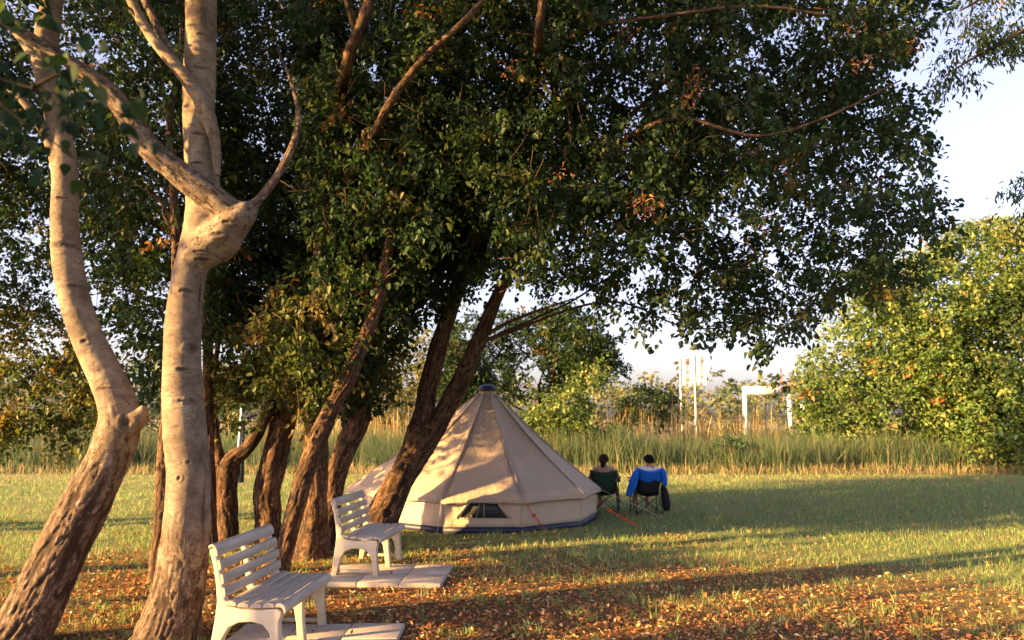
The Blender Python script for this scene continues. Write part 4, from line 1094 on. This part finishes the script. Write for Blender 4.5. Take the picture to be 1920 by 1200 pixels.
    if long_hair:
        A = Acc(); A.tube([(lean, -0.27, 1.02), (lean - 0.01, -0.30, 0.95), (lean - 0.012, -0.292, 0.88), (lean - 0.01, -0.285, 0.84)], [0.045, 0.055, 0.045, 0.014], 12, 0.02)
        A.ell((lean, -0.265, 0.99), (0.075, 0.05, 0.075), 14, 8); A.obj('ponytail', hair, ho)
    for s in (-1, 1): A = Acc(); A.ell((lean + s * 0.030, -0.108, 0.985), (0.012, 0.008, 0.008), 8, 6); A.obj('eye', M_EYE, t)
    return t
p1 = person('woman with dark hair tied back and bare shoulders, seated facing the reeds', (cx1, cy1 + 0.2, 0.02), R(-10), M_HAIRB, True, (M_PINK, 'strap'), (M_DARKC, 0.12), 0.0, True)
p2 = person('person with short black hair and a white shirt, seated facing the reeds', (cx2, cy2 + 0.2, 0.02), R(4), M_HAIRK, False, (M_TEE, 'tee'), (M_DARKC, 0.25), 0.02, False)

# jacket over the chair back, bag at its side
M_BLUE = flat_mat('blue_jacket_cloth', (0.012, 0.13, 0.62), 0.75, 0.2, 0.25, 9, 0.5, 14, 0.02)
jk = thing('jacket', 'bright blue jacket draped over the back of the black folding chair', 'jacket', (cx2, cy2 + 0.2, 0), R(4))
n, m = 11, 15
G = np.zeros((n, m, 3))
for i in range(n):
    v = i / (n - 1)
    for j in range(m):
        s = j / (m - 1) * 2 - 1
        z = 0.855 - 0.24 * v + 0.03 * s * s - 0.05 * (1 - s * s) * (1 - v)
        y = -0.335 - 0.105 * (1 - s * s) * (0.85 - 0.2 * v) + 0.065 * v + 0.02 * math.sin(9 * s + 4 * v) * v
        if i == 0: y += 0.05
        G[i, j] = (s * (0.25 - 0.035 * v), y - 0.012, z + 0.02 * math.sin(5 * s) * v)
A = Acc(); A.grid(G); A.obj('body', M_BLUE, jk, True, 0.016)
A = Acc(); A.tube([(-0.235, -0.33, 0.855), (-0.285, -0.345, 0.74), (-0.335, -0.34, 0.58), (-0.40, -0.33, 0.42), (-0.425, -0.33, 0.35)], [0.035, 0.066, 0.078, 0.066, 0.052], 14, 0.03); A.obj('sleeve', M_BLUE, jk)
A = Acc(); A.tube([(0.235, -0.33, 0.86), (0.262, -0.345, 0.76), (0.275, -0.33, 0.64), (0.285, -0.32, 0.55)], [0.035, 0.055, 0.056, 0.045], 14, 0.03); A.obj('sleeve', M_BLUE, jk)
bgt = thing('bag', 'dark elongated bag hanging at the right side of the black folding chair', 'bag', (cx2 + 0.34, cy2 + 0.1, 0.05))
A = Acc(); A.tube([(-0.03, 0, 0.50), (-0.01, 0, 0.40), (0.01, 0, 0.26), (0.03, 0, 0.08), (0.03, 0, 0.0)], [0.02, 0.06, 0.075, 0.078, 0.05], 14, 0.04); A.obj('pouch', M_CHAIRB, bgt)
A = Acc(); A.tube([(-0.03, 0, 0.49), (-0.05, 0, 0.54), (-0.07, 0.0, 0.56)], 0.008, 6, 0.03); A.obj('strap', M_TUBE, bgt)

# slim post and yellow sprig
M_BLUEPOST = flat_mat('pale_blue_post', (0.45, 0.55, 0.75), 0.4)
po = thing('post', 'slim pale blue post standing beyond the short forked tree', 'post', tuple(pt(452, 868, 17.0) * np.array((1, 1, 0))))
o0 = np.array(po.location)
A = Acc(); A.tube([pt(446, 905, 17) - o0, pt(448, 840, 17) - o0, pt(452, 790, 17) - o0, pt(453, 765, 17) - o0], [0.035, 0.035, 0.03, 0.03], 10, 0.1); A.obj('shaft', M_BLUEPOST, po)
A = Acc(); A.tube([pt(453, 905, 17.03) - o0, pt(455, 790, 17.03) - o0], [0.05, 0.05], 10, 1, False); A.obj('sleeve', M_NAVY, po)
sg = thing('sapling', 'tiny shoot with one bright yellow leaf beside the dark curving trunk', 'plant', tuple(gnd(606, 1040)) + (0,))
o0 = np.array(sg.location); YS = o0[1] - 0.15
A = Acc(); A.tube([np.array((0, 0, 0)), pt(600, 1000, YS) - o0, pt(606, 968, YS) - o0], [0.006, 0.004, 0.003], 6, 0.05); A.obj('stem', M_TWIG, sg)
for px, py, sc, c in ((605, 966, 0.13, (0.45, 0.42, 0.06)), (604, 985, 0.10, (0.10, 0.14, 0.03)), (598, 1002, 0.08, (0.08, 0.12, 0.03))):
    V, Q = leaf_geo(pt(px, py, YS)[None] - o0, np.array([[1.0, -0.3, 0.1]]), np.array([[0, -0.7, 0.7]]), np.array([sc]), np.array([sc * 0.7]))
    link('leaf', np_mesh('leaf', V, Q, False, np.tile([c], (6, 1))), M_LEAF, sg)

# ------------------------------------------------------------------ beyond the lawn: reeds, bushes, trees, flags, gateway
def blades(P, hgt, wid, bend, az, cols, w, segs=4, plume=None):
    n = len(P)
    t = np.linspace(0, 1, segs)[None, :, None]
    d = np.stack([np.cos(az), np.sin(az), np.zeros(n)], -1)[:, None, :]
    up = np.array((0, 0, 1.0))
    C = P[:, None, :] + up * (hgt[:, None, None] * (t - 0.25 * (bend[:, None, None]) * t ** 2)) + d * (hgt[:, None, None] * bend[:, None, None] * t ** 2)
    a2 = rng.uniform(0, math.pi, n); s = np.stack([np.cos(a2), np.sin(a2) * 0.5, np.zeros(n)], -1)[:, None, :]
    prof = (1 - t ** 1.6 * 0.92)
    if plume is not None: prof = prof * 0.5 + np.where((t > 0.7) & (t < 0.99), 1.8, 0) * plume[:, None, None]
    W = s * wid[:, None, None] * 0.5 * prof
    V = np.stack([C - W, C + W], 2).reshape(-1, 3)
    b = (np.arange(n) * segs * 2)[:, None]
    Q = np.concatenate([b + np.array([[2 * i, 2 * i + 1, 2 * i + 3, 2 * i + 2]]) for i in range(segs - 1)], 0)
    tint = np.repeat(pick(cols, w, n, 0.25), segs * 2, 0)
    return V, Q, np.clip(tint, 0.004, 1)

def stuff(name, datas, m, label):
    V = np.vstack([d[0] for d in datas]); off = 0; Q = []
    for d in datas: Q.append(d[1] + off); off += len(d[0])
    o = link(name, np_mesh(name, V, np.vstack(Q), False, np.vstack([d[2] for d in datas])), m)
    return tag(o, label, None, None, 'stuff')

def reed_pts(n, y0, y1, xm=0.85, power=1.0):
    Y = y0 + (y1 - y0) * rng.uniform(0, 1, n) ** power
    X = rng.uniform(-1, 1, n) * Y * xm
    return np.stack([X, Y, np.zeros(n)], -1)

n = 42000
P = reed_pts(n, 25.4, 29.5); edge = 0.9 * (vnoise(P * np.array((0.5, 0, 0))) - 0.5)
P[:, 1] += edge
hh = (0.8 + 0.75 * vnoise(P * 0.55) + 0.5 * vnoise(P * np.array((2.0, 2.0, 0)))) * rng.uniform(0.7, 1.1, n)
stuff('reed_grass', [blades(P, hh, rng.uniform(0.014, 0.032, n), np.abs(rng.normal(0.3, 0.25, n)), rng.uniform(0, 6.28, n), [(0.065, 0.11, 0.055), (0.09, 0.14, 0.06), (0.05, 0.085, 0.055), (0.17, 0.18, 0.09), (0.30, 0.26, 0.14)], [4, 4, 3, 2.5, 0.8])], M_REED,
      'band of tall green reed grass along the far edge of the lawn')
n = 13000
P = reed_pts(n, 28.5, 34.0, 0.8)
den = vnoise(P * np.array((0.35, 0.35, 0)))
keep = (P[:, 0] > -9) | (rng.uniform(0, 1, n) < 0.3); keep &= rng.uniform(0, 1, n) < np.clip(den * 2.0 - 0.25, 0.12, 1)
P = P[keep]; n = len(P)
hh = (1.1 + 1.6 * rng.uniform(0, 1, n) ** 2.2) * (0.75 + 0.45 * vnoise(P * np.array((0.6, 0.6, 0))))
stuff('dry_reeds', [blades(P, hh, rng.uniform(0.014, 0.03, n), np.abs(rng.normal(0.09, 0.08, n)), rng.uniform(0, 6.28, n), [(0.45, 0.32, 0.12), (0.52, 0.38, 0.17), (0.36, 0.24, 0.09), (0.22, 0.22, 0.08)], [4, 2.5, 2, 2.5], 5, (rng.uniform(0, 1, n) < 0.55).astype(float))], M_REED,
      'stand of tall dry golden reeds behind the green reed grass')
n = 9000                                               # cut stalks and ragged weeds along the lawn's edge
P = reed_pts(n, 24.2, 26.2); 
stuff('weeds', [blades(P, rng.uniform(0.1, 0.45, n), rng.uniform(0.02, 0.04, n), np.abs(rng.normal(0.4, 0.3, n)), rng.uniform(0, 6.28, n), [(0.10, 0.14, 0.05), (0.34, 0.26, 0.14), (0.28, 0.2, 0.12)], [3, 2, 2])], M_REED,
      'ragged low weeds and straw at the foot of the reeds')

def bush(name, label, cat, poly, Y, n, leaf, per, cols, w, trunk=None, tl=0.6, holes=0.4, scale=0.7, droop=0.3, group=None, slope=0.0):
    poly = np.array(poly, float); c = poly.mean(0)
    bx = pt(c[0], 785, (Y[0] + Y[1]) / 2)
    t = thing(name, label, cat, (bx[0], bx[1], 0), 0, group)
    C = crown_points(poly, Y[0], Y[1], n, holes, scale, len(label) % 11, slope)
    C = C[C[:, 2] > 0.15]
    d = sprays(C, per, tl, leaf, cols, w, droop)
    crown_part(t, [d])
    if trunk:
        for k, tr in enumerate(trunk): trunk_part(t, tr, 10, 0.15, M_BARK, 0.05, None, 'trunk' if k == 0 else 'stem')
    limbs(t, np.array([(bx[0], bx[1], z) for z in (0.3, 1.0, 1.8)]), C[rng.choice(len(C), 5, False)], 0.06)
    return t
SUNNY = [(0.13, 0.19, 0.055), (0.10, 0.16, 0.05), (0.23, 0.26, 0.08), (0.07, 0.11, 0.037), (0.34, 0.16, 0.06)]
SW = [4, 4, 2.5, 2, 0.10]
bush('leafy_tree', 'tall sunlit yellow green bushy tree at the right edge of the lawn', 'tree',
     [(1530, 885), (1500, 800), (1495, 720), (1535, 640), (1570, 560), (1640, 490), (1700, 490), (1760, 450), (1810, 420), (1880, 408), (1990, 440), (2040, 600), (2040, 885)], (26.2, 30.2), 4600, 0.17, 15, SUNNY, SW,
     [[(1790, 875, 28, 30), (1790, 800, 28, 24), (1800, 650, 28, 18), (1810, 500, 28, 8)], [(1640, 870, 29, 20), (1640, 780, 29, 15), (1630, 660, 29, 8)]], 0.75, 0.47, 0.62, slope=-0.009)
bush('leafy_tree', 'darker leafy tree leaning in at the right edge beyond the sunlit bush', 'tree',
     [(1840, 800), (1850, 620), (1835, 560), (1880, 500), (1900, 440), (2060, 420), (2080, 800)], (27.0, 29.0), 420, 0.15, 15, [(0.10, 0.13, 0.04), (0.07, 0.10, 0.03), (0.15, 0.16, 0.05)], [3, 3, 1], None, 0.7, 0.47, 0.7)
bush('bushy_tree', 'dark green tree behind the tent to the right of its peak', 'tree',
     [(830, 780), (820, 640), (900, 570), (980, 590), (1050, 570), (1105, 585), (1150, 640), (1162, 690), (1120, 715), (1070, 725), (1030, 730), (940, 750)], (28.0, 31.5), 1300, 0.15, 20, GREEN, GW,
     [[(1034, 862, 29.5, 17), (1033, 800, 29.5, 15), (1035, 720, 29.5, 12), (1045, 640, 29.5, 6)], [(1022, 862, 29.5, 13), (1022, 800, 29.5, 11), (1010, 720, 29.5, 7)]], 0.6, 0.42, 0.8)
bush('bush', 'yellow green bush in sunlight between the tent and the dark tree', 'bush',
     [(950, 840), (960, 780), (1020, 760), (1045, 720), (1080, 690), (1120, 682), (1150, 710), (1172, 760), (1165, 840)], (26.2, 28.0), 380, 0.14, 18, SUNNY, SW, None, 0.55, 0.38)
bush('bush', 'dark rounded bush among the dry reeds left of the flag poles', 'bush',
     [(1160, 800), (1168, 745), (1190, 728), (1235, 725), (1270, 745), (1278, 800)], (36.0, 38.5), 200, 0.16, 18, GREEN, GW, None, 0.6, 0.3)
bush('bush', 'leafy bush behind the reeds left of the tent peak', 'bush',
     [(640, 800), (650, 700), (690, 620), (760, 590), (830, 640), (860, 720), (850, 800)], (31, 36), 520, 0.15, 15, [(0.16, 0.15, 0.06), (0.11, 0.12, 0.04)], [1, 1], None, 0.6, 0.42)
bush('bush', 'low dark green weed bush at the reed edge right of the seated people', 'bush',
     [(1325, 885), (1335, 840), (1355, 815), (1385, 825), (1420, 850), (1425, 885)], (25.4, 26.4), 80, 0.12, 16, [(0.045, 0.09, 0.04), (0.06, 0.11, 0.05)], [1, 1], None, 0.4, 0.3)
bush('bush', 'grey green bush beyond the lawn behind the leaning pale tree', 'bush',
     [(60, 840), (70, 740), (110, 660), (150, 640), (200, 700), (260, 730), (290, 840)], (29, 32), 300, 0.15, 16, [(0.10, 0.13, 0.07), (0.08, 0.11, 0.05)], [1, 1], None, 0.6, 0.4)
bush('bush', 'olive bush beyond the lawn at the far left edge', 'bush',
     [(-160, 850), (-150, 700), (-60, 650), (30, 690), (60, 850)], (27.5, 30.5), 300, 0.15, 16, OLIVE, OW, None, 0.6, 0.4)
bush('bush', 'green bush beyond the lawn between the two pale trunks and the clump', 'bush',
     [(290, 840), (300, 720), (380, 680), (470, 690), (560, 700), (620, 760), (620, 840)], (30, 34), 420, 0.16, 16, [(0.08, 0.12, 0.04), (0.13, 0.14, 0.05)], [1, 1], None, 0.6, 0.4)
# far belt of trees at the horizon
n = 1500
Y = rng.uniform(70, 120, n); X = rng.uniform(-1, 1, n) * Y * 0.9
top = 4.9 + 2.4 * vnoise(np.stack([X * 0.09, Y * 0.05, 0 * X], -1)) + 1.2 * vnoise(np.stack([X * 0.4, Y * 0.2, 0 * X + 3], -1))
C = np.stack([X, Y, rng.uniform(0.05, 1, n) ** 0.6 * top], -1)
d = sprays(C, 15, 1.6, 0.6, [(0.12, 0.14, 0.055), (0.16, 0.16, 0.07), (0.20, 0.16, 0.07), (0.08, 0.11, 0.05)], [3, 3, 1, 2], 0.2)
stuff('distant_woods', [d[:3]], M_LEAF, 'distant belt of trees along the horizon')

# flags
M_WHITE = flat_mat('white_paint', (0.70, 0.68, 0.65), 0.6, 0.3, 0.12, 3)
M_FRED = flat_mat('red_print', (0.66, 0.26, 0.22), 0.7)
M_FYEL = flat_mat('yellow_print', (0.70, 0.60, 0.30), 0.7)
M_FGREY = flat_mat('grey_print', (0.45, 0.42, 0.45), 0.7)
M_FPINK = flat_mat('faded_red_print', (0.70, 0.52, 0.48), 0.7)
def flag(label, px, top_y, flag_y, wpx, Y, marks):
    base = pt(px, 785, Y)
    t = thing('flag', label, 'flag', (base[0], Y, 0), 0, 'white banner flags beyond the reeds')
    zt, zb = pt(px, top_y, Y)[2], pt(px, flag_y, Y)[2]
    k = Y / F * 1.0
    A = Acc(); A.tube([(0, 0, 0), (0, 0, zt)], [0.055, 0.045], 10, 1, False); pole = A.obj('pole', M_WHITE, t)
    w = wpx * k; n, m = 9, 13
    G = np.array([[(0.05 + w * j / (m - 1), 0.05 * math.sin(j * 0.8 + i * 0.2) * j / (m - 1), zb + (zt - 0.1 - zb) * (1 - i / (n - 1))) for j in range(m)] for i in range(n)])
    A = Acc(); A.grid(G); ban = A.obj('banner', M_WHITE, t, True, 0.006)
    for (u, v, du, dv, mt) in marks:
        n2 = 5
        Gm = np.zeros((2, n2, 3))
        for j in range(n2):
            f = (u + du * (j / (n2 - 1))) ; jj = f * (m - 1)
            yy = 0.05 * math.sin(jj * 0.8 + 0.2 * 4) * f
            for i, vv in enumerate((v, v + dv)): Gm[i, j] = (0.05 + w * f, yy - 0.03, zt - 0.1 - (zt - 0.1 - zb) * vv)
        A = Acc(); A.grid(Gm); A.obj('emblem', mt, ban, True, 0.004)
flag('white banner on the left flag pole with red mark above a yellow square', 1278, 668, 724, 20, 45, [(0.36, 0.03, 0.42, 0.2, M_FRED), (0.30, 0.46, 0.14, 0.06, M_FGREY), (0.66, 0.44, 0.14, 0.08, M_FGREY), (0.30, 0.66, 0.48, 0.16, M_FYEL)])
flag('white banner on the right flag pole with two faded red marks', 1305, 660, 723, 20, 44, [(0.38, 0.14, 0.4, 0.12, M_FPINK), (0.45, 0.22, 0.3, 0.05, M_FPINK), (0.4, 0.66, 0.3, 0.1, M_FPINK)])
# white gateway with a lettered beam
GY = 42.0
gw = thing('gateway', 'white gateway of two broad posts and a beam beyond the reeds', 'gateway', tuple(pt(1440, 785, GY) * np.array((1, 1, 0))))
o0 = np.array(gw.location)
def gbox(name, x0, x1, y0, y1, m=M_WHITE, parent=gw, dy=0.0, th=0.3):
    a, b = pt(x0, y0, GY) - o0, pt(x1, y1, GY) - o0
    zlo = b[2] if y1 < 850 else 0.0
    return Acc().box(((a[0] + b[0]) / 2, dy, (a[2] + zlo) / 2), (abs(b[0] - a[0]), th, abs(a[2] - zlo))).obj(name, m, parent, False)
gbox('post', 1393, 1406, 739, 900); gbox('post', 1477, 1490, 739, 900)
beam = gbox('beam', 1393, 1490, 725, 739, th=0.34)
# the beam's word cannot be read at this distance: the row of small dark strokes it shows as
for k in range(9):
    x = 1425 + k * 2.4
    gbox('letter_stroke', x, x + 1.4, 731.5 - (k % 3 == 0) * 0.7, 733.6, M_FGREY, beam, -0.176, 0.008)
sb = thing('sign_board', 'small white board half hidden beside the large bush right of the gateway', 'sign', tuple(pt(1508, 785, 40) * np.array((1, 1, 0))))
a, b = pt(1502, 758, 40), pt(1515, 775, 40)
Acc().box((0, 0, (a[2] + b[2]) / 2), (b[0] - a[0], 0.05, a[2] - b[2])).obj('board', M_WHITE, sb, False)
Acc().box((0, 0.04, b[2] / 2), (0.08, 0.03, b[2])).obj('stake', M_WHITE, sb, False)

# ------------------------------------------------------------------ grass and fallen leaves
def wedge(n, y0, y1, k=0.76):
    Y = np.exp(rng.uniform(math.log(y0), math.log(y1), n)); X = rng.uniform(-1, 1, n) * (Y * k + 0.4)
    return X, Y
def litter_mask(X, Y):
    d = np.hypot((X + 1.5) * 0.13, (Y - 7.0) * 0.22)
    return d + (vnoise(np.stack([X * 0.8, Y * 0.8, 0 * X], -1)) - 0.5) * 0.9
def clear(X, Y):
    m = ~((X > -2.33) & (X < -0.89) & (Y > 5.3) & (Y < 6.73)); m &= ~((X > -2.18) & (X < -0.72) & (Y > 8.2) & (Y < 9.42))
    return m & (np.hypot(X - TX, Y - TY) > 2.12)
X, Y = wedge(210000, 5.2, 25)
lm = litter_mask(X, Y); keep = clear(X, Y) & (rng.uniform(0, 1, len(X)) < np.clip(lm * 1.5 - 0.45, 0.06, 1)) & (rng.uniform(0, 1, len(X)) < np.clip(vnoise(np.stack([X * 3, Y * 3, 0 * X], -1)) * 2.2 - 0.3, 0.15, 1))
X, Y = X[keep], Y[keep]; n = len(X)
P = np.stack([X, Y, gh(X, Y) - 0.004], -1)
far = np.maximum(Y / 8, 0.8)
stuff('grass', [blades(P, rng.uniform(0.025, 0.085, n) * (0.9 + 0.2 * far), 0.006 * far * rng.uniform(0.7, 1.4, n), np.abs(rng.normal(0.5, 0.35, n)), rng.uniform(0, 6.28, n),
      [(0.16, 0.25, 0.075), (0.22, 0.29, 0.10), (0.12, 0.20, 0.065), (0.36, 0.33, 0.15), (0.46, 0.38, 0.19)], [4, 3, 3, 2, 1], 3)], M_REED, 'short mown grass blades over the lawn')
X, Y = wedge(85000, 5.0, 17)
lm = litter_mask(X, Y); keep = clear(X, Y) & (rng.uniform(0, 1, len(X)) < np.clip((1.5 - lm * 1.15 - np.clip(X - 1.5, 0, 4) * 0.13) * (0.35 + 1.3 * vnoise(np.stack([X * 2.6, Y * 2.6, 0 * X + 9], -1))), 0.04, 1))
X, Y = X[keep], Y[keep]
sx = rng.uniform(0, 1, 420); ex = np.stack([-2.2 + 1.4 * sx, np.where(rng.uniform(0, 1, 420) < 0.5, rng.uniform(5.4, 6.7, 420), rng.uniform(8.3, 9.35, 420))], -1)[:70]
n = len(X)
P = np.stack([X, Y, gh(X, Y) + rng.uniform(0.004, 0.022, n)], -1)
P = np.vstack([P, np.column_stack([ex, np.full(len(ex), 0.052)])]); n = len(P)
D = rvec(n) * np.array((1, 1, 0.35)); N = rvec(n) * 0.55 + np.array((0, 0, 1.0))
L = (0.016 + 0.045 * rng.uniform(0, 1, n) ** 2) * np.maximum(1, P[:, 1] / 10)
V, Q = leaf_geo(P, D, N, L, L * rng.uniform(0.4, 0.7, n), 0.35)
tint = np.repeat(pick([(0.42, 0.18, 0.07), (0.52, 0.28, 0.11), (0.28, 0.11, 0.05), (0.55, 0.38, 0.19), (0.12, 0.06, 0.035), (0.55, 0.46, 0.30)], [5, 4, 3, 1.5, 2, 0.4], n, 0.25), 6, 0)
stuff('fallen_leaves', [(V, Q, np.clip(tint, 0.01, 1))], M_DRY, 'dry orange brown leaves scattered under the trees')

A = Acc()
X, Y = wedge(500, 5.2, 13); k = litter_mask(X, Y) < 0.85; X, Y = X[k][:150], Y[k][:150]
for x, y in zip(X, Y):
    a = random.uniform(0, 6.28); L_ = random.uniform(0.06, 0.30); d = np.array((math.cos(a), math.sin(a), 0)) * L_; z = float(gh(x, y)) + 0.012
    c = np.array((x, y, z)); b_ = c + d * 0.5 + np.array((d[1], -d[0], 0)) * random.uniform(-0.2, 0.2) + np.array((0, 0, 0.012))
    A.tube([c, b_, c + d], [0.005, 0.004, 0.002], 5, 1, False)
    if random.random() < 0.5: A.tube([b_, b_ + np.array((d[1], -d[0], 0)) * 0.4 + np.array((0, 0, 0.02))], [0.003, 0.0015], 4, 1, False)
tag(A.obj('fallen_twigs', M_TWIG), 'small dry twigs lying among the fallen leaves', None, None, 'stuff')
# tufts of longer grass and weeds here and there
X, Y = wedge(420, 5.6, 15); k = clear(X, Y); X, Y = X[k], Y[k]
cx_ = np.repeat(X, 16); cy_ = np.repeat(Y, 16); n = len(cx_)
P = np.stack([cx_ + rng.normal(0, 0.035, n), cy_ + rng.normal(0, 0.035, n), np.zeros(n)], -1); P[:, 2] = gh(P[:, 0], P[:, 1]) - 0.004
stuff('grass_tufts', [blades(P, rng.uniform(0.05, 0.15, n), rng.uniform(0.005, 0.011, n), np.abs(rng.normal(0.5, 0.3, n)), rng.uniform(0, 6.28, n), [(0.14, 0.22, 0.06), (0.20, 0.26, 0.08), (0.36, 0.33, 0.16)], [3, 3, 1.2], 4)], M_REED, 'scattered tufts of longer grass and weeds')

bpy.context.view_layer.update()
